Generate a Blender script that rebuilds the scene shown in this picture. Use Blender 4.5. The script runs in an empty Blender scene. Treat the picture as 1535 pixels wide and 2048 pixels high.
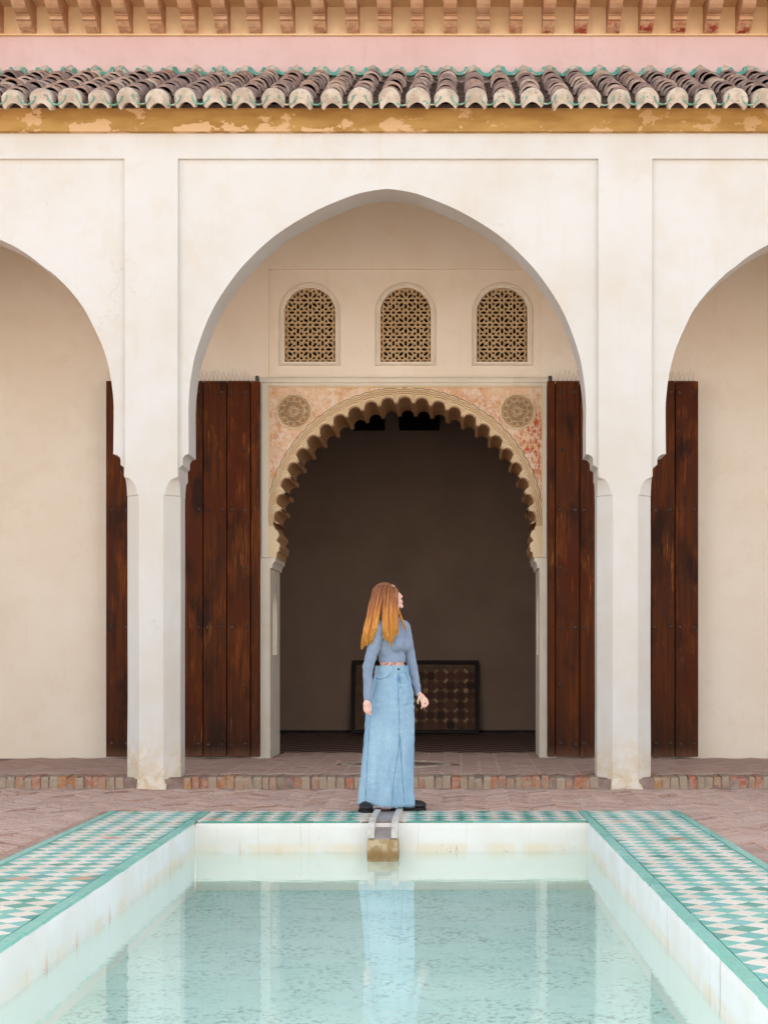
import bpy, bmesh, math, random
from mathutils import Vector, Matrix, noise
from mathutils.geometry import tessellate_polygon
R = math.radians
random.seed(7)
sc = bpy.context.scene
C = sc.collection

# ------------------------------------------------------------------ camera, sky, sun, exposure
FPX, VX, VY, CH = 3050.0, 925.0, 1328.0, 1.08      # focal length and principal point in photograph pixels, eye height
cam = bpy.data.cameras.new('camera')
camo = bpy.data.objects.new('camera', cam); C.objects.link(camo)
camo.location = (0, 0, CH); camo.rotation_euler = (R(90), 0, 0)
cam.sensor_width = 36; cam.sensor_fit = 'AUTO'
cam.lens = FPX / 2048 * 36
cam.shift_x = -(VX - 767.5) / 2048
cam.shift_y = (VY - 1024) / 2048
cam.clip_start = .05; cam.clip_end = 500
sc.camera = camo
sc.render.resolution_x, sc.render.resolution_y = 767, 1024

SUN_EL, SUN_AZ = R(42), R(-6)                        # the sun stands behind the palace: this side of the court is in open shade, lit by sky and by the sunlit far side
w = bpy.data.worlds.new('World'); sc.world = w; w.use_nodes = True
nt = w.node_tree; nt.nodes.clear()
sky = nt.nodes.new('ShaderNodeTexSky'); sky.sky_type = 'NISHITA'; sky.sun_disc = False
sky.sun_elevation = SUN_EL; sky.sun_rotation = SUN_AZ
sky.air_density = .8; sky.dust_density = 1.0; sky.ozone_density = .6
hsv = nt.nodes.new('ShaderNodeHueSaturation'); hsv.inputs['Saturation'].default_value = .38
bg = nt.nodes.new('ShaderNodeBackground'); bg.inputs['Strength'].default_value = .15
ow = nt.nodes.new('ShaderNodeOutputWorld')
nt.links.new(sky.outputs[0], hsv.inputs['Color']); nt.links.new(hsv.outputs[0], bg.inputs[0]); nt.links.new(bg.outputs[0], ow.inputs[0])
sl = bpy.data.lights.new('sun', 'SUN'); sl.energy = 3.7; sl.angle = R(.6); sl.color = (1, .965, .89)
slo = bpy.data.objects.new('sun', sl); C.objects.link(slo)
sd = Vector((math.sin(SUN_AZ) * math.cos(SUN_EL), math.cos(SUN_AZ) * math.cos(SUN_EL), math.sin(SUN_EL)))
slo.rotation_euler = sd.to_track_quat('Z', 'Y').to_euler()
vs = sc.view_settings
vs.view_transform = 'Standard'; vs.look = 'None'; vs.exposure = 1.6; vs.gamma = 1; vs.use_curve_mapping = False
sc.render.engine = 'CYCLES'
sc.cycles.use_denoising = True
sc.cycles.max_bounces = 10; sc.cycles.diffuse_bounces = 9; sc.cycles.transparent_max_bounces = 12
sc.cycles.sample_clamp_indirect = 6

# ------------------------------------------------------------------ helpers
def X(px, D): return (px - VX) * D / FPX
def Z(py, D): return CH + (VY - py) * D / FPX
def proj(x, y, z): return (VX + FPX * x / y, VY - FPX * (z - CH) / y)
def inview(x, y, z, m=30):
    if y < .5: return False
    p = proj(x, y, z); return -m < p[0] < 1535 + m and -m < p[1] < 2048 + m

class MB:
    def __init__(s): s.v = []; s.f = []
    def add(s, vs_, fs):
        o = len(s.v); s.v += [tuple(v) for v in vs_]; s.f += [tuple(i + o for i in f) for f in fs]; return s
    def box(s, x0, x1, y0, y1, z0, z1):
        return s.add([(x0,y0,z0),(x1,y0,z0),(x1,y1,z0),(x0,y1,z0),(x0,y0,z1),(x1,y0,z1),(x1,y1,z1),(x0,y1,z1)],
                     [(0,3,2,1),(4,5,6,7),(0,1,5,4),(1,2,6,5),(2,3,7,6),(3,0,4,7)])
    def loft(s, rings, caps=True, closed=True):
        n = len(rings[0]); vs_ = [p for r in rings for p in r]; fs = []
        for i in range(len(rings) - 1):
            for j in range(n if closed else n - 1):
                k = (j + 1) % n
                fs.append((i*n + j, i*n + k, (i+1)*n + k, (i+1)*n + j))
        if caps:
            fs.append(tuple(range(n))[::-1]); fs.append(tuple((len(rings)-1)*n + j for j in range(n)))
        return s.add(vs_, fs)
    def poly(s, loops, a0, a1, axis='y'):
        """extrude a polygon with holes; loops are lists of (u, v). axis y: (u,v)->(x,z); axis x: (u,v)->(y,z); axis z: (u,v)->(x,y)"""
        m = {'y': lambda u, v, a: (u, a, v), 'x': lambda u, v, a: (a, u, v), 'z': lambda u, v, a: (u, v, a)}[axis]
        tris = tessellate_polygon([[Vector((u, v, 0)) for u, v in l] for l in loops])
        flat = [p for l in loops for p in l]; n = len(flat)
        vs_ = [m(u, v, a0) for u, v in flat] + [m(u, v, a1) for u, v in flat]
        fs = [tuple(t) for t in tris] + [tuple(i + n for i in t[::-1]) for t in tris]
        o = 0
        for l in loops:
            k = len(l)
            for i in range(k):
                j = (i + 1) % k; fs.append((o+i, o+j, o+j+n, o+i+n))
            o += k
        return s.add(vs_, fs)
    def tube(s, pts, rad, n=6, caps=True):
        pts = [Vector(p) for p in pts]; rings = []
        rad = rad if isinstance(rad, (list, tuple)) else [rad] * len(pts)
        up = None
        for i, p in enumerate(pts):
            t = (pts[min(i+1, len(pts)-1)] - pts[max(i-1, 0)])
            t = t.normalized() if t.length > 1e-9 else Vector((0, 0, 1))
            if up is None:
                up = Vector((0, 1, 0)) if abs(t.y) < .9 else Vector((1, 0, 0))
            a = t.cross(up); a = a.normalized() if a.length > 1e-6 else t.orthogonal().normalized()
            b = a.cross(t).normalized(); up = b
            rings.append([p + (a * math.cos(2*math.pi*k/n) + b * math.sin(2*math.pi*k/n)) * rad[i] for k in range(n)])
        return s.loft(rings, caps)
    def ell(s, c, r, rot=None, nu=20, nv=12):
        c = Vector(c); rings = []
        for i in range(nv + 1):
            th = math.pi * (i + .001) / (nv + .002)
            ring = []
            for j in range(nu):
                ph = 2*math.pi*j/nu
                p = Vector((math.sin(th)*math.cos(ph)*r[0], math.sin(th)*math.sin(ph)*r[1], -math.cos(th)*r[2]))
                if rot: p = rot @ p
                ring.append(c + p)
            rings.append(ring)
        return s.loft(rings)
    def limb(s, pts, rad, n=14):
        """closed tapered tube with rounded ends"""
        pts = [Vector(p) for p in pts]
        d0 = (pts[0] - pts[1]).normalized(); d1 = (pts[-1] - pts[-2]).normalized()
        P = []; Q = []
        for a in (80, 60, 35): P.append(pts[0] + d0 * rad[0] * math.sin(R(a))); Q.append(rad[0] * math.cos(R(a)))
        P += pts; Q += list(rad)
        for a in (35, 60, 80): P.append(pts[-1] + d1 * rad[-1] * math.sin(R(a))); Q.append(rad[-1] * math.cos(R(a)))
        return s.tube(P, Q, n)
    def mesh(s, name, mat, smooth=False, fix=True):
        me = bpy.data.meshes.new(name); me.from_pydata(s.v, [], s.f); me.update()
        if fix:
            b = bmesh.new(); b.from_mesh(me); bmesh.ops.recalc_face_normals(b, faces=b.faces); b.to_mesh(me); b.free()
        if mat: me.materials.append(mat)
        if smooth:
            me.polygons.foreach_set('use_smooth', [True] * len(me.polygons))
            if smooth != 'all':
                me.set_sharp_from_angle(angle=R(40))
        return me
    def build(s, name, mat, parent=None, smooth=False, loc=None, fix=True):
        return link(name, s.mesh(name, mat, smooth, fix), parent, loc)

def link(name, me, parent=None, loc=None, rz=0):
    o = bpy.data.objects.new(name, me); C.objects.link(o)
    if parent: o.parent = parent
    if loc: o.location = loc
    if rz: o.rotation_euler = (0, 0, rz)
    return o
def thing(name, label, cat, loc=(0,0,0), group=None):
    o = bpy.data.objects.new(name, None); C.objects.link(o); o.location = loc; o.empty_display_size = .1
    o['label'] = label; o['category'] = cat
    if group: o['group'] = group
    return o
def tag(o, label, cat, group=None):
    o['label'] = label; o['category'] = cat
    if group: o['group'] = group
    return o
def struct(o, label=None):
    o['kind'] = 'structure'
    if label: o['label'] = label
    return o
def bevel(o, wd, seg=2):
    b = bmesh.new(); b.from_mesh(o.data)
    es = [e for e in b.edges if len(e.link_faces) == 2 and e.calc_face_angle(0) > R(40)]
    bmesh.ops.bevel(b, geom=es, offset=wd, segments=seg, affect='EDGES', profile=.5)
    b.to_mesh(o.data); b.free(); return o

# ------------------------------------------------------------------ materials
def lin(r, g, b):
    f = lambda c: (c/255/12.92 if c/255 <= .04045 else ((c/255 + .055)/1.055)**2.4)
    return (f(r), f(g), f(b), 1)
class N:
    def __init__(s, name, rough=.8, spec=.3):
        s.m = bpy.data.materials.new(name); s.m.use_nodes = True; s.t = s.m.node_tree
        s.b = s.t.nodes['Principled BSDF']; s.b.inputs['Roughness'].default_value = rough
        s.b.inputs['Specular IOR Level'].default_value = spec
    def n(s, typ, ins=None, **props):
        d = s.t.nodes.new(typ)
        for k, v in props.items(): setattr(d, k, v)
        for k, v in (ins or {}).items(): s.put(d.inputs[k], v)
        return d
    def put(s, sock, v):
        if isinstance(v, bpy.types.NodeSocket): s.t.links.new(v, sock)
        else: sock.default_value = v
    def pos(s): return s.n('ShaderNodeNewGeometry').outputs['Position']
    def obj(s): return s.n('ShaderNodeTexCoord').outputs['Object']
    def island(s): return s.n('ShaderNodeNewGeometry').outputs['Random Per Island']
    def rnd(s): return s.n('ShaderNodeObjectInfo').outputs['Random']
    def map(s, v, scale=(1,1,1), loc=(0,0,0), rot=(0,0,0)):
        return s.n('ShaderNodeMapping', {'Vector': v, 'Scale': scale, 'Location': loc, 'Rotation': rot}).outputs[0]
    def noise(s, v, scale=5, detail=4, rough=.55, dist=0):
        return s.n('ShaderNodeTexNoise', {'Vector': v, 'Scale': scale, 'Detail': detail, 'Roughness': rough, 'Distortion': dist}).outputs['Fac']
    def ramp(s, f, a, b, lo=0, hi=1):
        return s.n('ShaderNodeMapRange', {'Value': f, 'From Min': a, 'From Max': b, 'To Min': lo, 'To Max': hi}, interpolation_type='SMOOTHSTEP').outputs[0]
    def mix(s, f, a, b, mode='MIX'):
        d = s.n('ShaderNodeMix', data_type='RGBA', blend_type=mode)
        s.put(d.inputs[0], f); s.put(d.inputs[6], a); s.put(d.inputs[7], b); return d.outputs[2]
    def math(s, op, a, b=0.0):
        d = s.n('ShaderNodeMath', operation=op); s.put(d.inputs[0], a); s.put(d.inputs[1], b); return d.outputs[0]
    def xyz(s, v):
        d = s.n('ShaderNodeSeparateXYZ', {'Vector': v}); return d.outputs
    def steps(s, f, cols):
        d = s.n('ShaderNodeValToRGB', {'Fac': f}); e = d.color_ramp.elements
        while len(e) < len(cols): e.new(.5)
        for i, (p, c) in enumerate(cols): e[i].position = p; e[i].color = c
        return d.outputs[0]
    def col(s, c): s.put(s.b.inputs['Base Color'], c); return s
    def rough(s, c): s.put(s.b.inputs['Roughness'], c); return s
    def bump(s, h, strength=.3, dist=.01):
        s.put(s.b.inputs['Normal'], s.n('ShaderNodeBump', {'Height': h, 'Strength': strength, 'Distance': dist}).outputs[0]); return s
    def spot(s, p, c, r, soft=.5, scale=(1,1,1), nz=None, amp=.3):
        """soft blob mask round point c"""
        d = s.n('ShaderNodeVectorMath', operation='SUBTRACT'); s.put(d.inputs[0], p); d.inputs[1].default_value = c
        q = s.n('ShaderNodeVectorMath', operation='MULTIPLY'); s.put(q.inputs[0], d.outputs[0]); q.inputs[1].default_value = scale
        l = s.n('ShaderNodeVectorMath', operation='LENGTH'); s.put(l.inputs[0], q.outputs[0]); v = l.outputs['Value']
        if nz: v = s.math('ADD', v, s.math('MULTIPLY', s.math('SUBTRACT', nz, .5), amp))
        return s.ramp(v, r, r * (1 - soft), 0, 1)

def plaster(name, c1, c2, stain=None, foot=0, bump=.25, rough=.85):
    n = N(name, rough, .2); p = n.pos()
    c = n.mix(n.ramp(n.noise(p, 1.3, 5, .6), .35, .7), c1, c2)
    c = n.mix(n.ramp(n.noise(n.map(p, (9, 9, 1.1)), 1, 4, .6), .55, .8, 0, .35), c, stain or c2)     # faint run-off streaks
    c = n.mix(n.ramp(n.noise(p, 3.1, 6, .68), .52, .62, 0, .22), c, stain or c2)
    wob = n.n('ShaderNodeVectorMath', operation='ADD'); n.put(wob.inputs[0], p); n.put(wob.inputs[1], n.n('ShaderNodeTexNoise', {'Vector': p, 'Scale': 2.5, 'Detail': 4}).outputs['Color'])
    ce = n.n('ShaderNodeTexVoronoi', {'Vector': wob.outputs[0], 'Scale': .8}, feature='DISTANCE_TO_EDGE').outputs['Distance']
    c = n.mix(n.math('MULTIPLY', n.ramp(ce, .006, .001, 0, .16 if foot else .05), n.ramp(n.noise(n.map(p, loc=(2, 8, 4)), .9, 3), .52, .62)), c, (.25, .2, .15, 1))      # hairline cracks
    if foot:                                                                                         # rising damp at the foot
        z = n.xyz(p)[2]
        f = n.ramp(n.math('ADD', z, n.math('MULTIPLY', n.noise(p, 4, 5, .65), .9)), foot + .55, foot * .2 + .35)
        c = n.mix(n.math('MULTIPLY', f, .8), c, n.mix(n.ramp(n.noise(p, 9, 4), .4, .65), lin(206, 186, 150), lin(222, 214, 200)))
        cr = n.n('ShaderNodeTexVoronoi', {'Vector': n.map(p, (3, 3, 5)), 'Scale': 1.5, 'Randomness': 1}, feature='DISTANCE_TO_EDGE').outputs['Distance']
        crk = n.math('MULTIPLY', n.ramp(cr, .012, .002), n.math('MULTIPLY', f, n.ramp(n.noise(p, 2.5, 3), .48, .56)))
        c = n.mix(n.math('MULTIPLY', crk, .6), c, (.2, .15, .1, 1))
    n.col(c)
    n.bump(n.math('ADD', n.noise(p, 1.6, 4, .5), n.math('MULTIPLY', n.noise(p, 9, 4, .55), .25)), bump, .02)
    return n.m

M = {}
M['plaster'] = plaster('white lime plaster', lin(208, 208, 203), lin(203, 199, 189), lin(202, 191, 170), foot=.45)
M['plaster_in'] = plaster('cream gallery plaster', lin(241, 231, 215), lin(237, 225, 206), lin(228, 212, 187), bump=.12)
M['plaster_court'] = plaster('near white bounce plaster', lin(240, 236, 228), lin(234, 228, 218), bump=.2)  # near-white tone chosen to bounce sunlight off the unseen court wall
M['plaster_pink'] = plaster('pink lime wash', lin(214, 184, 178), lin(208, 176, 168), lin(196, 162, 150), bump=.2)
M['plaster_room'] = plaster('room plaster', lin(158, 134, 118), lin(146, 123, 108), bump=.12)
M['cornice'] = plaster('buff cornice plaster', lin(232, 206, 166), lin(226, 192, 146), lin(214, 172, 124), bump=.25)

def corbel_mat():
    n = N('worn brown corbel', .85, .2); p = n.pos()
    c = n.mix(n.ramp(n.noise(p, 7, 4), .35, .65), lin(194, 158, 124), lin(180, 138, 104))
    c = n.mix(n.ramp(n.rnd(), 0, 1, 0, .35), c, lin(200, 150, 110))
    z = n.xyz(p)[2]
    low = n.math('MULTIPLY', n.ramp(z, 7.27, 7.2), n.ramp(n.noise(p, 16, 5, .7), .42, .56))
    c = n.mix(low, c, lin(218, 178, 140))
    c = n.mix(n.math('MULTIPLY', n.math('MULTIPLY', n.ramp(z, 7.28, 7.2), n.ramp(n.noise(n.map(p, loc=(5,2,0)), 9, 5, .7), .5, .56)), n.ramp(n.xyz(p)[0], -.2, 1.5)), c, lin(168, 66, 48))
    n.col(c).bump(n.noise(p, 25, 4), .3, .01); return n.m
M['corbel'] = corbel_mat()

def ochre():
    n = N('flaking ochre paint', .8, .25); p = n.pos(); z = n.xyz(p)[2]
    c = n.mix(n.ramp(n.noise(n.map(p, (1, 1, 4)), 2.2, 5), .3, .7), lin(180, 143, 82), lin(158, 119, 64))
    c = n.mix(n.ramp(z, 5.86, 5.92, 0, .5), c, lin(150, 92, 44))
    fl = n.noise(n.map(p, (1, 1, 1.5)), 4.5, 6, .6)
    fl = n.math('ADD', fl, n.ramp(z, 5.83, 5.68, 0, .06))
    mask = n.ramp(fl, .585, .6)
    mask = n.math('MULTIPLY', mask, n.ramp(n.xyz(p)[0], 3, -1.5, .5, 1))
    c = n.mix(mask, c, lin(206, 170, 126))
    n.col(c).bump(n.math('SUBTRACT', n.noise(p, 20, 4), mask), .3, .006); return n.m
M['ochre'] = ochre()

def roof_tile(name, a, b, c3, light):
    n = N(name, .85, .2); p = n.pos(); r = n.rnd()
    c = n.steps(r, [(0, a), (.45, b), (.8, c3), (1, light)])
    c = n.mix(n.ramp(n.noise(p, 14, 5, .65), .45, .75, 0, .75), c, light)
    c = n.mix(n.ramp(n.noise(p, 50, 3), .55, .7, 0, .6), c, (.05, .04, .035, 1))
    n.col(c).bump(n.noise(p, 60, 3), .4, .004); return n.m
M['tile'] = roof_tile('weathered clay roof tile', lin(122, 102, 96), lin(146, 124, 116), lin(156, 122, 106), lin(196, 178, 160))
M['pan'] = roof_tile('dark pan tile', lin(70, 58, 54), lin(84, 70, 66), lin(95, 74, 62), lin(120, 100, 90))
def glaze(name, a, b, chip, wear=.62):
    n = N(name, .3, .5); p = n.pos()
    c = n.mix(n.rnd(), a, b)
    c = n.mix(n.ramp(n.noise(p, 12, 4), .4, .7, 0, .5), c, b)
    ch = n.ramp(n.noise(p, 26, 5, .6), wear, wear + .04)
    c = n.mix(ch, c, chip); n.col(c)
    n.rough(n.ramp(n.noise(p, 8, 4), .3, .7, .25, .5)); n.bump(n.noise(p, 30, 3), .1, .003); return n.m
M['green_roof'] = glaze('green glazed roof tile', lin(56, 126, 100), lin(82, 158, 142), lin(176, 160, 140), .53)
def mortar_cap():
    n = N('pale mortar', .9, .2); p = n.pos()
    c = n.mix(n.ramp(n.noise(p, 9, 5), .35, .65), lin(200, 188, 170), lin(172, 156, 138))
    c = n.mix(n.ramp(n.noise(p, 30, 4), .58, .7, 0, .7), c, lin(120, 104, 92))
    n.col(c).bump(n.noise(p, 30, 4), .4, .008); return n.m
M['mortar_cap'] = mortar_cap()

def wood():
    n = N('dark studded door wood', .6, .12); p = n.obj(); z = n.xyz(p)[2]
    info = n.rnd(); off = n.n('ShaderNodeCombineXYZ', {'X': n.math('MULTIPLY', info, 31), 'Y': n.math('MULTIPLY', info, 17), 'Z': n.math('MULTIPLY', info, 7)}).outputs[0]
    v = n.n('ShaderNodeVectorMath', operation='ADD'); n.put(v.inputs[0], p); n.put(v.inputs[1], off); q = v.outputs[0]
    g = n.noise(n.map(q, (26, 26, 1.1)), 1, 6, .6, .6)
    fine = n.noise(n.map(q, (140, 140, 3)), 1, 4, .6)
    c = n.mix(n.ramp(g, .3, .72), lin(58, 27, 10), lin(96, 48, 16))
    c = n.mix(n.ramp(n.noise(q, 1.3, 4), .45, .65), c, lin(76, 32, 10))
    wear = n.math('MULTIPLY', n.ramp(n.noise(n.map(q, (5, 5, 1.6)), 1, 5, .65), .5, .64), n.ramp(fine, .45, .62))
    c = n.mix(n.math('MULTIPLY', wear, .65), c, lin(140, 74, 24))
    wear2 = n.math('MULTIPLY', n.ramp(n.noise(n.map(q, (4, 4, 1.3), loc=(9,9,9)), 1, 5, .65), .56, .66), n.ramp(fine, .53, .62))
    c = n.mix(n.math('MULTIPLY', wear2, .6), c, lin(188, 118, 50))
    c = n.mix(n.ramp(n.noise(n.map(q, (3, 3, 1.4), loc=(3,1,4)), 1, 5), .5, .66, 0, .8), c, lin(34, 18, 12))      # old dark varnish
    foot = n.ramp(n.math('ADD', z, n.math('MULTIPLY', n.noise(n.map(q, (8,8,2)), 1, 4), .8)), 1.15, .45)
    c = n.mix(n.math('MULTIPLY', foot, .6), c, lin(40, 24, 17))
    bare = n.math('MULTIPLY', n.ramp(n.math('ADD', z, n.math('MULTIPLY', fine, .25)), .27, .12), .8)
    c = n.mix(bare, c, lin(104, 72, 52))
    n.col(c); n.rough(n.ramp(g, .3, .7, .5, .7)); n.bump(n.math('ADD', g, n.math('MULTIPLY', fine, .5)), .35, .006); return n.m
M['wood'] = wood()
def plain(name, c1, c2, rough=.7, spec=.3, scale=12, bump=.2, metal=0):
    n = N(name, rough, spec); p = n.pos()
    n.col(n.mix(n.ramp(n.noise(p, scale, 5), .35, .68), c1, c2)).bump(n.noise(p, scale * 3, 4), bump, .006)
    n.b.inputs['Metallic'].default_value = metal; return n.m
M['iron'] = plain('dull iron', lin(92, 78, 70), lin(60, 50, 46), .45, .5, 40, .2, .6)
M['steel'] = plain('grey steel pin', lin(110, 106, 100), lin(70, 62, 56), .4, .5, 40, .1, .8)
M['spike'] = plain('thin steel wire', lin(150, 138, 124), lin(120, 110, 98), .4, .5, 20, 0, .5)
M['near_black'] = plain('near black matte', lin(26, 19, 15), lin(18, 13, 11), .8, .2)
M['frame_wood'] = plain('dark frame wood', lin(40, 27, 21), lin(26, 18, 14), .6, .3)
M['board'] = plain('brown backing board', lin(116, 94, 76), lin(102, 80, 64), .8, .2)
def inlay(name, cols):
    n = N(name, .6, .3); n.col(n.mix(n.ramp(n.noise(n.map(n.pos(), (40, 40, 6)), 1, 3), .3, .7, 0, .4), n.steps(n.rnd(), cols), (.02, .012, .01, 1))); return n.m
M['inlay_a'] = inlay('dark walnut inlay', [(0, lin(48, 28, 18)), (.3, lin(92, 54, 36)), (.75, lin(120, 70, 46)), (1, lin(78, 42, 28))])
M['inlay_b'] = inlay('light wood inlay', [(0, lin(158, 118, 80)), (.5, lin(184, 140, 98)), (1, lin(214, 178, 140))])

M['stucco_frame'] = plaster('pale carved plaster', lin(230, 222, 206), lin(222, 212, 194), lin(208, 192, 166), bump=.15)
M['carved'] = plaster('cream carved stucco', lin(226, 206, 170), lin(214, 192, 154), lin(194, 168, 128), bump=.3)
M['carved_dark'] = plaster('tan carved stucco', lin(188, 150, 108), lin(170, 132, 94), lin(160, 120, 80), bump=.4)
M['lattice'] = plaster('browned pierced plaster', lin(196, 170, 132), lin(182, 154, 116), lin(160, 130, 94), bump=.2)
M['carved_field'] = plaster('darker carved stucco', lin(168, 134, 98), lin(152, 118, 84), lin(140, 108, 74), bump=.4)  # deeper tan base colour for the roundel fields
def pinkpanel():
    n = N('flaking pink stucco', .85, .2); p = n.pos()
    c = n.mix(n.ramp(n.noise(p, 5, 8, .72), .38, .62), lin(232, 206, 174), lin(226, 186, 146))
    c = n.mix(n.ramp(n.noise(n.map(p, loc=(3,0,7)), 8, 9, .76), .48, .60, 0, .8), c, lin(210, 150, 104))
    c = n.mix(n.ramp(n.noise(n.map(p, loc=(8,0,2)), 9, 9, .76), .48, .56, 0, .85), c, lin(236, 216, 194))
    c = n.mix(n.ramp(n.noise(p, 55, 4, .7), .5, .68, 0, .4), c, lin(238, 216, 196))
    nz = n.noise(n.map(p, loc=(1,5,0)), 9, 6, .7)
    nb = n.noise(n.map(p, (1.6, 1, .7)), 20, 8, .78)
    red = lin(186, 78, 30)
    XA = lambda px: X(px, 16)
    for (px, py, r, amt, sc_) in [(588, 823, .34, .5, (1,0,1)), (1034, 830, .34, .45, (1,0,1)), (640, 880, .2, .45, (1,0,1)),
                             (1064, 880, .34, 1, (1.3,0,.55)), (1072, 850, .16, 1, (1.2,0,.8)), (1078, 940, .22, .8, (2,0,.5)),
                             (985, 835, .2, .6, (1,0,1)), (900, 800, .4, .5, (.6,0,1.6)), (1086, 1060, .25, .7, (3,0,.4)), (545, 900, .3, .35, (2, 0, .5))]:
        m = n.spot(p, (XA(px), 0, Z(py, 16)), r, .9, sc_, nz, .22)
        c = n.mix(n.math('MULTIPLY', n.math('MULTIPLY', m, n.ramp(nb, .46, .58)), amt), c, red)
    n.col(c).bump(n.math('ADD', nz, n.noise(p, 40, 4)), .35, .008); return n.m
M['pink_panel'] = pinkpanel()

def brickmat(name, isl, pal, dirt, dirt_amt=.6):
    n = N(name, .85, .25); p = n.pos(); r = n.island() if isl else n.rnd()
    c = n.steps(r, pal)
    c = n.mix(n.ramp(n.noise(p, 18, 5, .65), .38, .66, 0, dirt_amt), c, dirt)
    c = n.mix(n.ramp(n.noise(p, 2.2, 4, .6), .4, .7, 0, .45), c, dirt)
    c = n.mix(n.ramp(n.noise(p, 70, 3), .58, .75, 0, .4), c, (.09, .06, .05, 1))
    n.col(c).bump(n.noise(p, 35, 5, .65), .5, .006); return n.m
pav = [(0, lin(182, 152, 138)), (.35, lin(194, 167, 153)), (.65, lin(172, 142, 130)), (.88, lin(184, 150, 132)), (.95, lin(138, 94, 74)), (1, lin(198, 176, 162))]
M['paver'] = brickmat('worn paving brick', False, pav, lin(196, 172, 158))
M['paver_i'] = brickmat('worn paving brick mass', True, pav, lin(196, 172, 158))
gal = [(0, lin(172, 142, 126)), (.5, lin(188, 162, 148)), (1, lin(160, 128, 112))]
M['gallery_i'] = brickmat('gallery paving brick', True, gal, lin(176, 152, 142))
M['bed'] = plain('sandy mortar bed', lin(150, 132, 122), lin(122, 102, 92), .9, .15, 6, .5)
M['ground'] = plain('brick dust ground', lin(188, 160, 146), lin(170, 142, 128), .9, .15, 3, .3)
edge = [(0, lin(140, 126, 104)), (.25, lin(160, 142, 122)), (.42, lin(134, 118, 98)), (.52, lin(162, 108, 82)), (.6, lin(152, 134, 112)), (.74, lin(170, 88, 62)), (.84, lin(164, 122, 78)), (.95, lin(166, 72, 52)), (1, lin(150, 110, 90))]
M['edge_brick'] = brickmat('old edge brick', False, edge, lin(164, 148, 130), .8)
def roomfloor():
    n = N('room floor tiles', .55, .35); p = n.pos()
    ch = n.n('ShaderNodeTexChecker', {'Vector': n.map(p, (1,1,1), rot=(0,0,0)), 'Scale': 4.4, 'Color1': lin(92, 62, 50), 'Color2': lin(168, 140, 124)}).outputs['Color']
    n.col(n.mix(n.ramp(n.noise(p, 8, 4), .4, .7, 0, .5), ch, lin(84, 64, 54))).bump(n.noise(p, 20, 3), .1, .003); return n.m
M['room_floor'] = roomfloor()

def pooltile(name, cols, worn):
    n = N(name, .35, .45); p = n.pos()
    c = n.steps(n.rnd(), cols)
    c = n.mix(n.ramp(n.noise(p, 9, 4), .4, .7, 0, .3), c, cols[1][1])
    c = n.mix(n.ramp(n.noise(p, 22, 6, .7), .63, .67, 0, .85), c, worn)
    c = n.mix(n.ramp(n.noise(p, 90, 3), .6, .75, 0, .3), c, lin(190, 170, 150))
    n.col(c); n.rough(n.ramp(n.noise(p, 12, 4), .3, .7, .3, .55)); n.bump(n.noise(p, 25, 3), .12, .003); return n.m
M['t_white'] = pooltile('cream glazed tile', [(0, lin(230, 225, 213)), (.6, lin(225, 218, 204)), (1, lin(216, 206, 188))], lin(190, 160, 136))
M['t_green'] = pooltile('turquoise glazed tile', [(0, lin(104, 182, 166)), (.35, lin(124, 192, 178)), (.7, lin(98, 174, 162)), (1, lin(128, 190, 186))], lin(176, 168, 150))
M['t_green_d'] = pooltile('deep green glazed tile', [(0, lin(66, 146, 126)), (.35, lin(94, 168, 150)), (.7, lin(76, 154, 142)), (1, lin(104, 170, 166))], lin(176, 168, 150))
M['t_worn'] = pooltile('tile worn to bare clay', [(0, lin(190, 150, 122)), (.5, lin(206, 172, 148)), (1, lin(184, 142, 114))], lin(216, 196, 178))
M['t_strip'] = pooltile('green glazed border tile', [(0, lin(120, 188, 170)), (.5, lin(134, 192, 178)), (1, lin(108, 178, 162))], lin(180, 176, 160))

def poolwall():
    n = N('white pool plaster', .8, .25); p = n.pos(); z = n.xyz(p)[2]
    c = n.mix(n.ramp(n.noise(p, 2.2, 5), .35, .68), lin(226, 226, 224), lin(219, 217, 210))
    nz = n.noise(n.map(p, (3, 3, 1)), 1.6, 5, .65)
    band = n.math('MULTIPLY', n.ramp(z, -.125, -.165), n.ramp(n.math('ADD', z, n.math('MULTIPLY', nz, .1)), -.30, -.2, 1, 1))
    c = n.mix(n.math('MULTIPLY', band, n.ramp(nz, .4, .62, .08, .6)), c, lin(222, 206, 176))
    st = n.math('MULTIPLY', n.ramp(n.noise(n.map(p, (7, 7, .5)), 1, 5, .6), .6, .7), n.ramp(n.math('ADD', z, n.math('MULTIPLY', nz, .15)), -.02, -.16))
    c = n.mix(n.math('MULTIPLY', st, .6), c, lin(196, 160, 110))
    cr = n.ramp(n.noise(n.map(p, (4.3, 4.3, .25)), 1, 2, .5), .5, .5035); cr = n.math('MULTIPLY', cr, n.ramp(n.noise(n.map(p, (4.3, 4.3, .25)), 1, 2, .5), .507, .5035))
    c = n.mix(n.math('MULTIPLY', cr, n.ramp(nz, .46, .55, 0, .4)), c, lin(140, 122, 104))
    sp = n.math('MULTIPLY', n.ramp(n.noise(p, 75, 3), .66, .7), n.math('MULTIPLY', n.ramp(z, -.14, -.17), n.ramp(n.noise(p, 5, 3), .5, .6)))
    c = n.mix(sp, c, (.05, .035, .02, 1))
    c = n.mix(n.ramp(z, -.2, -.24), c, lin(224, 229, 220))
    n.col(c).bump(n.noise(p, 8, 6, .6), .35, .012); return n.m
M['pool_wall'] = poolwall()
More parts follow.
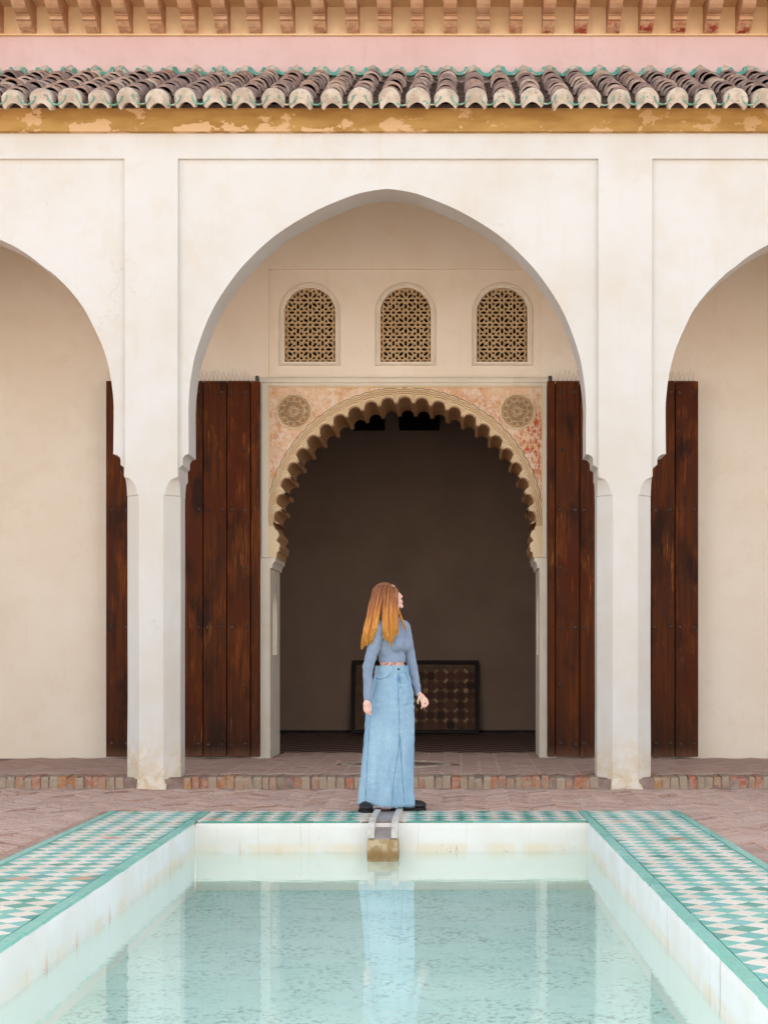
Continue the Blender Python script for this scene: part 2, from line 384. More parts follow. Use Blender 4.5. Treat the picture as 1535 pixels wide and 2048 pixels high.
def poolfloor():
    n = N('pale green pool floor', .8, .2); p = n.pos()
    c = n.mix(n.ramp(n.noise(p, 1.2, 5), .35, .65), lin(214, 240, 230), lin(202, 232, 222))
    q = n.map(p, (1.0, 1.0, 1), rot=(0, 0, R(8)))
    sp = n.ramp(n.noise(q, 7, 7, .75), .55, .68); sp = n.math('MULTIPLY', sp, n.ramp(n.noise(p, 1.6, 3), .35, .6, .35, 1))
    c = n.mix(n.math('MULTIPLY', sp, .5), c, lin(100, 120, 110))
    s2 = n.math('MULTIPLY', n.ramp(n.noise(n.map(p, (1, .8, 1), loc=(4, 2, 0)), 30, 6, .72), .50, .64), n.ramp(n.noise(n.map(p, loc=(7, 7, 0)), 2.6, 4), .38, .6, .15, 1))
    c = n.mix(n.math('MULTIPLY', s2, .6), c, lin(104, 122, 112))
    n.col(c); return n.m
M['pool_floor'] = poolfloor()
def water():
    n = N('pool water', .02, .5); t = n.t; p = n.pos()
    h = n.math('ADD', n.noise(n.map(p, (1.2, 3.0, 1)), 3.2, 3, .5), n.math('MULTIPLY', n.noise(n.map(p, (1, 2.2, 1)), 12, 3, .5), .18))
    bmp = n.n('ShaderNodeBump', {'Height': h, 'Strength': .045, 'Distance': .02}).outputs[0]
    inc = n.n('ShaderNodeNewGeometry').outputs['Incoming']
    dt = n.n('ShaderNodeVectorMath', operation='DOT_PRODUCT'); n.put(dt.inputs[0], inc); n.put(dt.inputs[1], bmp)
    fr = n.math('ADD', n.math('MULTIPLY', n.math('POWER', n.math('SUBTRACT', 1.0, n.math('ABSOLUTE', dt.outputs['Value'])), 6.2), .97), .021)      # reflectance of water by angle
    gl = n.n('ShaderNodeBsdfGlossy', {'Color': (1, 1, 1, 1), 'Roughness': .015, 'Normal': bmp}).outputs[0]
    tr = n.n('ShaderNodeBsdfTransparent', {'Color': (.965, 1, .99, 1)}).outputs[0]
    mx = n.n('ShaderNodeMixShader', {0: fr, 1: tr, 2: gl}).outputs[0]
    t.links.new(mx, t.nodes['Material Output'].inputs['Surface']); t.nodes.remove(n.b); return n.m
M['water'] = water()
M['marble'] = plain('white worn marble', lin(206, 202, 194), lin(182, 176, 166), .5, .4, 14, .15)
M['slate'] = plain('grey channel bed', lin(162, 152, 148), lin(140, 128, 124), .45, .4, 9, .2)
def spoutmat():
    n = N('lime-stained spout stone', .7, .3); p = n.pos()
    c = n.mix(n.ramp(n.noise(p, 18, 5), .4, .6), lin(158, 130, 94), lin(190, 168, 136))
    c = n.mix(n.ramp(n.xyz(p)[2], -.15, -.19, 0, .8), c, lin(134, 100, 54))
    n.col(c).bump(n.noise(p, 40, 4), .4, .008); return n.m
M['spout'] = spoutmat()
M['limestone'] = plain('pale ring stone', lin(186, 172, 158), lin(160, 144, 130), .8, .2, 10, .3)
# ------------------------------------------------------------------ levels
GZ = .10            # gallery floor
YF = 13.23          # pillar fronts
YP = 13.27          # recessed arch panels
YB = 16.0           # gallery back wall
XL, XR = -7.4, 6.6  # gallery ends
PL0, PL1 = -2.935, -2.468
PR0, PR1 = 1.172, 1.643
OL0, OL1 = -6.61, -6.135
OR0, OR1 = 4.85, 5.32
TOPZ = 5.465

# ------------------------------------------------------------------ pool frame
PA = R(1.07)
PO = Vector((-.483, 10.39, 0)); E = Vector((math.cos(PA), math.sin(PA), 0)); A = Vector((-math.sin(PA), math.cos(PA), 0))
def pf(u, v, z=0): p = PO + E * u + A * v; return (p.x, p.y, z)
HW, BW, NEAR = 1.333, .74, -8.9
WATER = -.20; PB = -.46

# ------------------------------------------------------------------ ground and paving
g = MB(); ou = HW + BW; S = 60
def sheet(mb, u0, u1, v0, v1, z):
    mb.add([pf(u0, v0, z), pf(u1, v0, z), pf(u1, v1, z), pf(u0, v1, z)], [(0, 1, 2, 3)])
for a in [(-S, -ou, -S, S), (ou, S, -S, S), (-ou, ou, BW, S), (-ou, ou, -S, NEAR - BW)]: sheet(g, *a, -.012)
ground = struct(g.build('ground', M['ground'], fix=False))

def herringbone(x0, x1, y0, y1, L, W, rot, gap, keep):
    """centres of a 45 degree herringbone; returns (x, y, angle)"""
    n = round(L / W); out = []; c, s = math.cos(rot), math.sin(rot)
    rng = int(max(x1 - x0, y1 - y0) / W) + 8
    cx, cy = (x0 + x1) / 2, (y0 + y1) / 2
    for m_ in range(-rng // n - 2, rng // n + 3):
        for k in range(-rng, rng + 1):
            for (hx, hy, a) in ((n / 2, .5, 0), (n + .5, 1 - n / 2, math.pi / 2)):
                px, py = (hx + k + m_ * n) * W, (hy + k - m_ * n) * W
                qx, qy = cx + px * c - py * s, cy + px * s + py * c
                if x0 <= qx <= x1 and y0 <= qy <= y1 and keep(qx, qy): out.append((qx, qy, a + rot))
    return out
def in_pool_area(x, y, m=0):
    d = Vector((x, y, 0)) - PO; u, v = d.dot(E), d.dot(A)
    return abs(u) < ou + m and v < BW + m
BL, BWD = .25, .0625
def brick_mesh(name, mat, l, wd, h, jit, seed):
    rr = random.Random(seed); mb = MB(); e = .006
    j = lambda: rr.uniform(-jit, jit)
    bot = [(-l/2, -wd/2), (l/2, -wd/2), (l/2, wd/2), (-l/2, wd/2)]
    top = [(x * (1 - 2*e/l) + j(), y * (1 - 2*e/wd) + j()) for x, y in bot]
    mb.loft([[(x, y, -.03) for x, y in bot], [(x, y, h - .005) for x, y in bot], [(x, y, h + j()) for x, y in top]])
    return mb.mesh(name, mat)
pbm = [brick_mesh('brick', M['paver'], BL - .012, BWD - .013, .0, .004, i) for i in range(6)]
spots = herringbone(-5.2, 4.2, 6.6, YF - .012, BL, BWD, R(45), .006, lambda x, y: not in_pool_area(x, y, .075) and inview(x, y, 0, 160) and y < YF - .1)
rank = sorted(spots, key=lambda q: -(10 if inview(q[0], q[1], 0, -10) else 0) + q[1])
rr = random.Random(3)
rest = MB()
for i, (x, y, a) in enumerate(rank):
    if i < 295:
        o = link('brick', pbm[i % 6], ground, (x, y, rr.uniform(-.003, .003))); o.rotation_euler = (rr.uniform(-.02, .02), rr.uniform(-.012, .012), a + rr.uniform(-.02, .02))
    else:
        me = pbm[i % 6]; T = Matrix.Translation((x, y, rr.uniform(-.006, .005))) @ Matrix.Rotation(a + rr.uniform(-.02, .02), 4, 'Z') @ Matrix.Rotation(rr.uniform(-.05, .05), 4, 'X')
        rest.add([T @ v.co for v in me.vertices], [tuple(p.vertices) for p in me.polygons])
o = rest.build('brick_paving', M['paver_i'], ground, fix=False); o['kind'] = 'stuff'

# gallery floor with its edge of upright bricks
gf = MB().box(XL, XR, YF + .11, 22.4, -.06, GZ - .012)
gfo = struct(gf.build('gallery_floor', M['bed']))
MB().box(XL, XR, YF + .012, YF + .11, -.05, GZ - .02).build('step_core', M['bed'], gfo)
gb = MB(); gm = brick_mesh('tmp', None, BL - .006, BWD - .006, .0, .001, 50)
for (x, y, a) in herringbone(-4.6, 3.9, YF + .42, YB + .9, BL, BWD, R(45), .006, lambda x, y: inview(x, y, GZ, 120) and not (y > YB - .1 and not (-2.0 < x < .78)) and math.hypot(x - X(793, 14.95), y - 14.95) > .56):
    T = Matrix.Translation((x, y, GZ + rr.uniform(-.002, .002))) @ Matrix.Rotation(a, 4, 'Z')
    gb.add([T @ v.co for v in gm.vertices], [tuple(p.vertices) for p in gm.polygons])
o = gb.build('brick_floor', M['gallery_i'], gfo, fix=False); o['kind'] = 'stuff'
em = []
for i in range(8):
    r2 = random.Random(90 + i); mb = MB(); wd = r2.uniform(.05, .062); hh = GZ + .004 + r2.uniform(-.006, .004); ch = r2.uniform(.012, .028)
    prof = [(0, -.05), (0, hh - ch), (ch * .4, hh - ch * .25), (ch, hh), (.27, hh + .002), (.27, -.05)]
    j = lambda: r2.uniform(-.004, .004)
    ring0 = [(-wd/2 + j(), y + j(), z) for y, z in prof]; ring1 = [(wd/2 + j(), y + j(), z) for y, z in prof]
    mb.loft([ring0, ring1]); em.append(mb.mesh('brick', M['edge_brick']))
x = -4.9; i = 0
while x < 3.7:
    wd = rr.uniform(.062, .082)
    if not any(a - .005 < x < b + .02 for a, b in ((PL0, PL1), (PR0, PR1))):
        o = link('brick', em[rr.randrange(8)], gfo, (x, YF + rr.uniform(-.004, .012), rr.uniform(-.012, .002)))
        o.rotation_euler = (0, rr.uniform(-.06, .06), rr.uniform(-.05, .05)); o.scale = ((wd - .006) / .059, 1, 1)
    x += wd
mb = MB()      # crumbled mortar between the edge bricks
n = 240
vs_ = []
for i in range(n + 1):
    x = -5 + 8.8 * i / n
    a, b = noise.noise(Vector((x * 9, 1, 0))), noise.noise(Vector((x * 14, 5, 0)))
    vs_ += [(x, YF - .01 + .012 * a, -.02), (x, YF + .012 + .010 * a, .008 + .008 * b), (x, YF + .016 + .010 * b, .07 + .010 * a), (x, YF + .05, GZ - .008 + .004 * b), (x, YF + .3, GZ - .006)]
fs = [(5*i + j, 5*i + 5 + j, 5*i + 6 + j, 5*i + 1 + j) for i in range(n) for j in range(4)]
mb.add(vs_, fs); o = mb.build('step_mortar', M['bed'], gfo, smooth='all')
# round stone set into the gallery floor
fb = thing('floor_basin', 'round stone ring set flush in the gallery floor behind the woman', 'drain', (X(793, 14.95), 14.95, GZ))
ring = lambda r_, z, n=64: [(r_ * math.cos(2*math.pi*i/n), r_ * math.sin(2*math.pi*i/n), z) for i in range(n)]
mb = MB().loft([ring(.54, -.02), ring(.54, .004), ring(.52, .012), ring(.49, .012), ring(.475, .002), ring(.475, -.02)], caps=False); mb.build('rim', M['limestone'], fb, smooth=True)
MB().loft([ring(.474, -.03), ring(.474, -.006)]).build('basin_floor', M['bed'], fb)

# ------------------------------------------------------------------ pool, coping tiles, water
pw = MB()
def pbox(mb, u0, u1, v0, v1, z0, z1):
    mb.add([pf(u0,v0,z0),pf(u1,v0,z0),pf(u1,v1,z0),pf(u0,v1,z0),pf(u0,v0,z1),pf(u1,v0,z1),pf(u1,v1,z1),pf(u0,v1,z1)],
           [(0,3,2,1),(4,5,6,7),(0,1,5,4),(1,2,6,5),(2,3,7,6),(3,0,4,7)])
basin = thing('pool_basin', None, None); del basin['label']; del basin['category']; struct(basin)
def wallgrid(name, p0, p1, nrm, n):
    """pool wall with a hand-plastered, slightly wavy face"""
    mb = MB(); zs = [PB - .02, -.4, -.25, -.2, -.15, -.1, -.05, -.012, -.004]; p0, p1, nrm = Vector(p0), Vector(p1), Vector(nrm)
    V = []
    for i in range(n + 1):
        q = p0.lerp(p1, i / n)
        for z in zs:
            d = .007 * noise.noise(Vector((q.x * 2.3, q.y * 2.3, z * 5))) + .004 * noise.noise(Vector((q.x * 9, q.y * 9, z * 12)))
            d += (-.006 if z > -.006 else 0)
            e = q + nrm * d; V.append((e.x, e.y, z))
    k = len(zs)
    mb.add(V, [(i*k + j, (i+1)*k + j, (i+1)*k + j + 1, i*k + j + 1) for i in range(n) for j in range(k - 1)])
    # body behind the face
    back = [Vector(p0) - nrm * .05, Vector(p1) - nrm * .05]
    nb = len(V); mb.v += [(back[0].x, back[0].y, PB), (back[1].x, back[1].y, PB), (back[1].x, back[1].y, -.013), (back[0].x, back[0].y, -.013)]
    mb.f.append((nb, nb+1, nb+2, nb+3))
    mb.f.append((k - 1, n*k + k - 1, nb + 2, nb + 3))
    return mb.build(name, M['pool_wall'], basin, smooth='all')
wallgrid('wall', pf(-HW, 0), pf(HW, 0), -A, 90)
wallgrid('wall', pf(-HW, NEAR), pf(-HW, 0), E, 240)
wallgrid('wall', pf(HW, 0), pf(HW, NEAR), -E, 240)
wallgrid('wall', pf(HW, NEAR), pf(-HW, NEAR), A, 60)
mb = MB(); pbox(mb, -HW - .05, HW + .05, NEAR - .05, .05, PB - .1, PB); mb.build('pool_floor', M['pool_floor'], basin)
mb = MB(); sheet(mb, -HW + .0, HW, NEAR, 0, WATER); struct(mb.build('water', M['water'], fix=False))

PT = .155; GR = .0022; TH = .008
def clip(poly, u0, u1, v0, v1):
    for ax, lim, sgn in ((0, u0, 1), (0, u1, -1), (1, v0, 1), (1, v1, -1)):
        out = []
        for i in range(len(poly)):
            a, b = poly[i], poly[(i + 1) % len(poly)]
            ia, ib = sgn * (a[ax] - lim) >= -1e-9, sgn * (b[ax] - lim) >= -1e-9
            if ia: out.append(a)
            if ia != ib:
                t = (lim - a[ax]) / (b[ax] - a[ax]); out.append((a[0] + t*(b[0]-a[0]), a[1] + t*(b[1]-a[1])))
        poly = out
        if len(poly) < 3: return []
    return poly
tile_cache = {}
def tile_mesh(rel, mat):
    key = (mat.name, tuple((round(a, 4), round(b, 4)) for a, b in rel))
    if key not in tile_cache:
        cx = sum(p[0] for p in rel)/len(rel); cy = sum(p[1] for p in rel)/len(rel); k = .968
        top = [(cx + (a - cx)*k, cy + (b - cy)*k) for a, b in rel]; n = len(rel)
        k2 = .985; mid = [(cx + (a - cx)*k2, cy + (b - cy)*k2) for a, b in rel]
        mb = MB().add([(a, b, -.004) for a, b in mid] + [(a, b, .0065) for a, b in mid] + [(a, b, TH) for a, b in top],
            [tuple(range(2*n, 3*n))] + [(i, (i+1) % n, n + (i+1) % n, n + i) for i in range(n)] + [(n+i, n + (i+1) % n, 2*n + (i+1) % n, 2*n + i) for i in range(n)])
        tile_cache[key] = mb.mesh('tile', mat)
    return tile_cache[key]
def tile_band(name, label, u0, u1, v0, v1, phase_u, phase_v, strips, greens, skip=None, seed=1):
    r3 = random.Random(seed); bed = MB(); pbox(bed, u0 + (.02 if u0 > 0 else 0), u1 - (.02 if -2 < u1 < 0 else 0), v0 + .015, v1, -.05, .001)
    root = struct(bed.build(name, M['bed'])); T = []
    a0, a1 = u0 + strips[0], u1 - strips[1]
    i0, i1 = int((a0 - phase_u) / PT) - 2, int((a1 - phase_u) / PT) + 2
    j0, j1 = int((v0 - phase_v) / PT) - 2, int((v1 - phase_v) / PT) + 2
    for i in range(i0, i1 + 1):
        for j in range(j0, j1 + 1):
            for half, col in ((0, 'w'), (.5, 'g')):
                cu, cv = phase_u + (i + half) * PT, phase_v + (j + half) * PT
                d = PT / 2
                pl = clip([(cu - d, cv), (cu, cv - d), (cu + d, cv), (cu, cv + d)], a0 + .002, a1 - .002, v0 + .002, v1 - .002)
                if len(pl) < 3: continue
                ar = abs(sum(pl[k][0]*pl[(k+1) % len(pl)][1] - pl[(k+1) % len(pl)][0]*pl[k][1] for k in range(len(pl))))/2
                if ar < PT*PT*.04: continue
                wx, wy, _ = pf(cu, cv)
                if wy < .5 or not inview(wx, wy, 0, 250): continue
                if skip and skip(cu, cv): continue
                m_ = M['t_white'] if col == 'w' else M[greens[0] if r3.random() < .8 else greens[1]]
                if r3.random() < .012: m_ = M['t_worn']
                T.append((wx, wy, [(a - cu, b - cv) for a, b in pl], m_))
    T.sort(key=lambda q: (not inview(q[0], q[1], 0, 0), q[1]))
    rest = {}
    for k, (wx, wy, rel, m_) in enumerate(T):
        me = tile_mesh(rel, m_); zj = r3.uniform(-.0012, .0012)
        if k < 298:
            o = link('tile', me, root, (wx, wy, zj)); o.rotation_euler = (r3.uniform(-.008, .008), r3.uniform(-.008, .008), PA)
        else:
            mb = rest.setdefault(m_.name, (MB(), m_))[0]; X4 = Matrix.Translation((wx, wy, zj)) @ Matrix.Rotation(PA, 4, 'Z')
            mb.add([X4 @ v.co for v in me.vertices], [tuple(p.vertices) for p in me.polygons])
    for mb, m_ in rest.values():
        o = mb.build('tile_field', m_, root, fix=False); o['kind'] = 'stuff'
    # border strips laid as separate lengths
    for side, wd in ((0, strips[0]), (1, strips[1])):
        if wd <= 0: continue
        v = v0; edge_in = (side == 0) == (u0 > 0)
        while v < v1 - .02:
            ln = min(r3.uniform(.2, .26), v1 - v)
            su0, su1 = (u0, u0 + wd) if side == 0 else (u1 - wd, u1)
            c = pf((su0 + su1)/2, v + ln/2)
            if c[1] > 1 and inview(c[0], c[1], 0, 300):
                hw_, hl = wd/2 - .003, ln/2 - .0025; jj = lambda: r3.uniform(-.003, .003)
                mb = MB(); b4 = [(-hw_ + jj(), -hl), (hw_ + jj(), -hl), (hw_ + jj(), hl), (-hw_ + jj(), hl)]
                mb.loft([[(x, y, -.004) for x, y in b4], [(x, y, .007) for x, y in b4], [(x*.94, y*.985, .010) for x, y in b4]])
                o = mb.build('border_tile', M['t_strip'], root, loc=(c[0], c[1], r3.uniform(-.001, .001))); o.rotation_euler = (0, r3.uniform(-.02, .02), PA + r3.uniform(-.01, .01))
            v += ln
    return root
in_ch = lambda u, v: abs(u + .054) < .125
tile_band('pool_coping', None, -HW - BW, -HW, NEAR, BW, -HW - .06 - PT/2, .05, (.058, .06), ('t_green', 't_green_d'), seed=4)
tile_band('pool_coping', None, HW, HW + BW, NEAR, BW, HW + .06 + PT/2, .02, (.06, .058), ('t_green', 't_green_d'), seed=5)
tile_band('pool_coping', None, -HW + .001, HW - .001, .02, BW, -HW + .03, .1, (0, 0), ('t_green_d', 't_green'), skip=in_ch, seed=6)

# marble channel that feeds the pool
wc = thing('water_channel', 'small marble water channel running between the shoes into the pool', 'channel', (-.537, 10.3, 0))
sp_ = [(.86, -.03), (.86, .028), (.30, .034), (.10, .03), (.0, .008), (-.06, -.03), (-.085, -.085), (-.06, -.10), (.12, -.10), (.2, -.03)]
for s_ in (-1, 1):
    o = MB().poly([sp_], s_ * .056, s_ * .1, 'x').build('side_wall', M['marble'], wc); bevel(o, .004)
MB().poly([[(.86, -.028), (.86, .012), (.5, .012), (.30, .010), (.17, .004), (.09, -.03), (.0, -.062), (-.075, -.088), (-.075, -.0995), (.36, -.0995), (.36, -.028)]], -.0555, .0555, 'x').build('channel_bed', M['slate'], wc)
o = MB().poly([[(-.088, -.245), (-.088, -.094), (-.05, -.101), (.085, -.1005), (.085, -.245)]], -.104, .104, 'x').build('spout_block', M['spout'], wc); bevel(o, .008)
MB().box(-.115, .115, .1, .86, -.2, -.0295).build('channel_base', M['bed'], wc)

# ------------------------------------------------------------------ arcade
arc = thing('arcade', 'whitewashed three-bay arcade with pointed arches and a tiled lean-to roof', 'arcade')
def octo(x0, x1, y0, y1, c, z):
    return [(x0 + c, y0, z), (x1 - c, y0, z), (x1, y0 + c, z), (x1, y1 - c, z), (x1 - c, y1, z), (x0 + c, y1, z), (x0, y1 - c, z), (x0, y0 + c, z)]
def pillar(x0, x1, lab, parent=arc):
    y0, y1 = YF, YF + .47; mb = MB(); zs = [(0, .13)]
    rings = []
    for z in (0, .3, .8, 1.4, 2.0, 2.546): rings.append(octo(x0, x1, y0, y1, .128, z))
    for i in range(9):
        t = i / 8; rings.append(octo(x0, x1, y0, y1, max(.112 * math.sqrt(max(0, 1 - t*t)), .002), 2.548 + .155 * t))
    for z in (3.2, 4.2, TOPZ): rings.append(octo(x0, x1, y0, y1, .002, z))
    # hand-made edges: a few millimetres of waviness
    for r_ in rings:
        for k, (x, y, z) in enumerate(r_):
            if z < 2.5 and z > .05: r_[k] = (x + .004 * noise.noise(Vector((x*5, k, z*2))), y + .004 * noise.noise(Vector((k, y*5, z*2 + 9))), z)
    mb.loft(rings, caps=False); o = mb.build('pillar', M['plaster'], parent); bevel(o, .006, 2)
    return o
pillar(PL0, PL1, 'left'); pillar(PR0, PR1, 'right'); pillar(OL0, OL1, ''); pillar(OR0, OR1, '')
# broken plaster lumps at the pillar feet
for x0, x1, seed in ((PL0, PL1, 2), (PR0, PR1, 9)):
    r2 = random.Random(seed); mb = MB(); pts = []
    xa, xb = x0 + .12, x1 - .10
    n = 14; top = [];
    for i in range(n + 1):
        x = xa + (xb - xa) * i / n; top.append((x, .045 + .03 * noise.noise(Vector((x * 17, seed, 0))) + (.04 if i < 4 else 0)))
    outl = [(xa - .01, -.01)] + top + [(xb + .02 * (seed == 9), -.01)]
    mb.poly([[(a, b) for a, b in outl]], YF - .014, YF + .06); mb.build('plaster_foot', M['plaster'], arc)

def smooth_pts(pts, n=6):
    """Catmull-Rom through 2D points"""
    out = []
    for i in range(len(pts) - 1):
        p0 = pts[max(i-1, 0)]; p1, p2 = pts[i], pts[i+1]; p3 = pts[min(i+2, len(pts)-1)]
        for k in range(n):
            t = k / n
            out.append(tuple(.5*((2*p1[a]) + (-p0[a]+p2[a])*t + (2*p0[a]-5*p1[a]+4*p2[a]-p3[a])*t*t + (-p0[a]+3*p1[a]-3*p2[a]+p3[a])*t**3) for a in (0, 1)))
    out.append(pts[-1]); return out
K = YP / FPX
main_half = [(396, 905), (396.5, 850), (396.5, 800), (392, 750), (380, 697), (351, 624), (313, 562), (277, 520), (222, 470), (145.5, 423), (72, 391.5), (30, 381.5), (0, 378)]
side_half = [(349, 905), (349, 850), (349, 800), (343.5, 750), (330.5, 699), (311.5, 656), (290, 615), (264.5, 582), (231.5, 549), (211.5, 534), (186, 513.6), (155.5, 494.6), (122.5, 479), (80, 461), (40, 450), (0, 443)]
def bay(name, xa, xb, cx, half, z_top):
    h = smooth_pts([(d * K, CH + (VY - y) * K) for d, y in half])          # springing -> crown, half width first
    h = [(d + .007 * noise.noise(Vector((d * 2.5, z * 2.5, cx))), z + .005 * noise.noise(Vector((d * 3, z * 3, cx + 5)))) for d, z in h]
    left = [(cx - d, z) for d, z in h]; right = [(cx + d, z) for d, z in h][::-1][1:]
    el = left[0][0]; er = right[-1][0]; zs = left[0][1]
    def cove(e, side):      # stepped corbel between arch edge and pillar side
        s = 1 if side == 'r' else -1; full = (xb - e) if side == 'r' else (e - xa); w1 = full * .62
        p = [(e, zs - .012)] + [(e + s * w1 * math.sin(R(a)), zs - .012 - .052 * (1 - math.cos(R(a)))) for a in (20, 40, 60, 80, 90)]
        p += [(e + s * w1, zs - .105), (e + s * full, zs - .135)]
        return p
    outline = [(xa, z_top), (xa, zs - .135)] + cove(el, 'l')[::-1][1:] + left + right + cove(er, 'r')[:-1] + [(xb, zs - .135), (xb, z_top)]
    mb = MB().poly([outline], YP, YP + .36)
    return mb.build(name, M['plaster'], arc, smooth=True)
CXM = X(774, YP)
bay('arch_wall', PL1, PR0, CXM, main_half, TOPZ)
bay('arch_wall', OL1, PL0, X(226.5, YP) - 349 * K, side_half, TOPZ)
bay('arch_wall', PR1, OR0, X(1331, YP) + 349 * K, side_half, TOPZ)
MB().box(XL, OL0, YP, YP + .36, 0, TOPZ).build('end_wall', M['plaster'], arc); MB().box(OR1, XR, YP, YP + .36, 0, TOPZ).build('end_wall', M['plaster'], arc)
FRZ = 5.683
MB().box(XL, XR, YF, YF + .42, TOPZ, FRZ).build('frieze', M['plaster'], arc)
fa = [(13.175, FRZ), (13.172, 5.80), (13.168, 5.815), (13.155, 5.825), (13.14, 5.85), (13.11, 5.868), (13.62, 5.90), (13.62, FRZ)]
MB().poly([fa], XL, XR, 'x').build('painted_fascia', M['ochre'], arc)

# lean-to roof: slab, rows of cover tiles, mortar caps, glazed eave tiles
RY0, RZ0, RY1, RZ1 = 12.97, 5.84, 14.84, 6.735
sl_ = math.atan2(RZ1 - RZ0, RY1 - RY0); SD = Vector((0, math.cos(sl_), math.sin(sl_))); SN = Vector((0, -math.sin(sl_), math.cos(sl_)))
roof = MB().poly([[(RY0 + .09, RZ0 + .035), (RY1, RZ1 - .01), (RY1, RZ1 - .1), (RY0 + .09, RZ0 + .0)]], XL, XR, 'x').build('tiled_roof', M['pan'], arc)
def half_tile(r0, r1, ln, th, mat, up=1, seed=0, n=10, sag=0):
    r2 = random.Random(seed); mb = MB(); rows = []
    for k in range(4):
        t = k / 3; r_ = r0 + (r1 - r0) * t; o_, i_ = [], []
        for j in range(n + 1):
            a = math.pi * (j / n) ; wob = 1 + .03 * math.sin(3*a + seed) + r2.uniform(-.008, .008)
            o_.append((math.cos(a) * r_ * wob, ln * t, math.sin(a) * r_ * wob * up)); i_.append((math.cos(a) * (r_ - th), ln * t, math.sin(a) * (r_ - th) * up))
        rows.append(o_ + i_[::-1])
    mb.loft(rows); return mb.mesh('tile', mat, smooth=True)
rs = Matrix.Rotation(sl_, 4, 'X')
cm = [half_tile(.093, .070, .33, .018, M['tile'], 1, s) for s in range(6)]
pm = half_tile(.075, .068, .30, .012, M['pan'], -1, 3)
step = .2448; x00 = X(25.4, 12.93); NR = 10; ex = 2.03 / NR
restt = MB(); pans = MB()
for i in range(-14, 43):
    cx = x00 + i * step; vis = -1 <= i <= 27; jx = rr.uniform(-.008, .008)
    if not XL + .1 < cx < XR - .1: continue
    for k in range(NR):
        p = Vector((cx + jx + rr.uniform(-.010, .010), RY0 + .05 + rr.uniform(-.03, .03), RZ0 + .03)) + SD * (k * ex + .02) + SN * (.03 + rr.uniform(-.004, .01))
        T = Matrix.Translation(p) @ Matrix.Rotation(rr.uniform(-.05, .05), 4, 'Z') @ Matrix.Rotation(sl_ - .08 + rr.uniform(-.025, .02), 4, 'X') @ Matrix.Rotation(rr.uniform(-.06, .06), 4, 'Y')
        me = cm[rr.randrange(6)]
        if vis and k < NR:
            o = link('cover_tile', me, roof); o.matrix_local = T
        else: restt.add([T @ v.co for v in me.vertices], [tuple(q.vertices) for q in me.polygons])
        T2 = Matrix.Translation(Vector((cx + step/2 + rr.uniform(-.006, .006), RY0 + .06, RZ0 + .045)) + SD * (k * ex) + SN * (.055 + rr.uniform(-.004, .004))) @ Matrix.Rotation(sl_ - .05, 4, 'X')
        pans.add([T2 @ v.co for v in pm.vertices], [tuple(q.vertices) for q in pm.polygons])
o = restt.build('cover_tile_mass', M['tile'], roof, smooth=True, fix=False); o['kind'] = 'stuff'
o = pans.build('pan_tile_mass', M['pan'], roof, smooth=True, fix=False); o['kind'] = 'stuff'
# mortar cap over each column end, and the glazed lip of each gutter tile
capms = []
for s in range(4):
    r2 = random.Random(s + 40); mb = MB(); rings = []
    for (y, ro, ri, zc) in ((.0, .088, .055, -.035), (.012, .1, .058, -.035), (.14, .094, .06, -.035)):
        o_ = [(math.cos(math.pi * j / 14) * ro * (1 + .03 * math.sin(j + s)), y + r2.uniform(-.003, .003), math.sin(math.pi * j / 14) * ro * .98) for j in range(15)]
        o_ = [(ro * .98, y, -.06), ] + o_ + [(-ro * .98, y, -.06)]
        i_ = [(-ri * 1.35, y, -.078), (-ri * 1.05, y, -.055), (-ri * .55, y, -.032), (0, y, -.022), (ri * .55, y, -.032), (ri * 1.05, y, -.055), (ri * 1.35, y, -.078)]
        rings.append(o_ + i_)
    mb.loft(rings); capms.append(mb.mesh('eave_cap', M['mortar_cap'], smooth=True))
lip = half_tile(.078, .072, .16, .01, M['green_roof'], -1, 2, 12); top_l = half_tile(.088, .080, .06, .034, M['green_roof'], -1, 5, 12)
for i in range(-14, 43):
    cx = x00 + i * step
    if not XL + .1 < cx < XR - .1: continue
    o = link('eave_cap', capms[rr.randrange(4)], roof); o.matrix_local = Matrix.Translation((cx + rr.uniform(-.01, .01), 12.925 + rr.uniform(-.008, .008), 5.862 + rr.uniform(-.006, .006))) @ Matrix.Rotation(sl_ * .8, 4, 'X') @ Matrix.Rotation(rr.uniform(-.12, .12), 4, 'Y') @ Matrix.Diagonal((rr.uniform(.9, 1.06), 1, rr.uniform(.86, 1.02), 1))
    o = link('glazed_gutter_tile', lip, roof); o.matrix_local = Matrix.Translation((cx + step/2 + rr.uniform(-.006, .006), 12.905 + rr.uniform(-.01, .01), 5.892 + rr.uniform(-.004, .004))) @ Matrix.Rotation(sl_ * .6, 4, 'X') @ Matrix.Rotation(rr.uniform(-.08, .08), 4, 'Y')
    o = link('glazed_ridge_tile', top_l, roof); o.matrix_local = Matrix.Translation((cx + step * .47 + rr.uniform(-.008, .008), 14.77 + rr.uniform(-.015, .01), 6.858 + rr.uniform(-.006, .006))) @ Matrix.Rotation(-.15, 4, 'X') @ Matrix.Rotation(rr.uniform(-.1, .1), 4, 'Y')
# mortar fillet between the roof and the pink wall
V = []; n = 300
for i in range(n + 1):
    x = XL + (XR - XL) * i / n; ph = (x - x00) / step * 2 * math.pi
    b = .045 * math.cos(ph); V += [(x, 14.80, 6.80 + b), (x, 14.81, 6.83 + b * 1.2), (x, 14.838, 6.87 + b)]
MB().add(V, [(3*i + j, 3*i + 3 + j, 3*i + 4 + j, 3*i + 1 + j) for i in range(n) for j in range(2)]).build('mortar_fillet', M['mortar_cap'], roof, smooth='all')

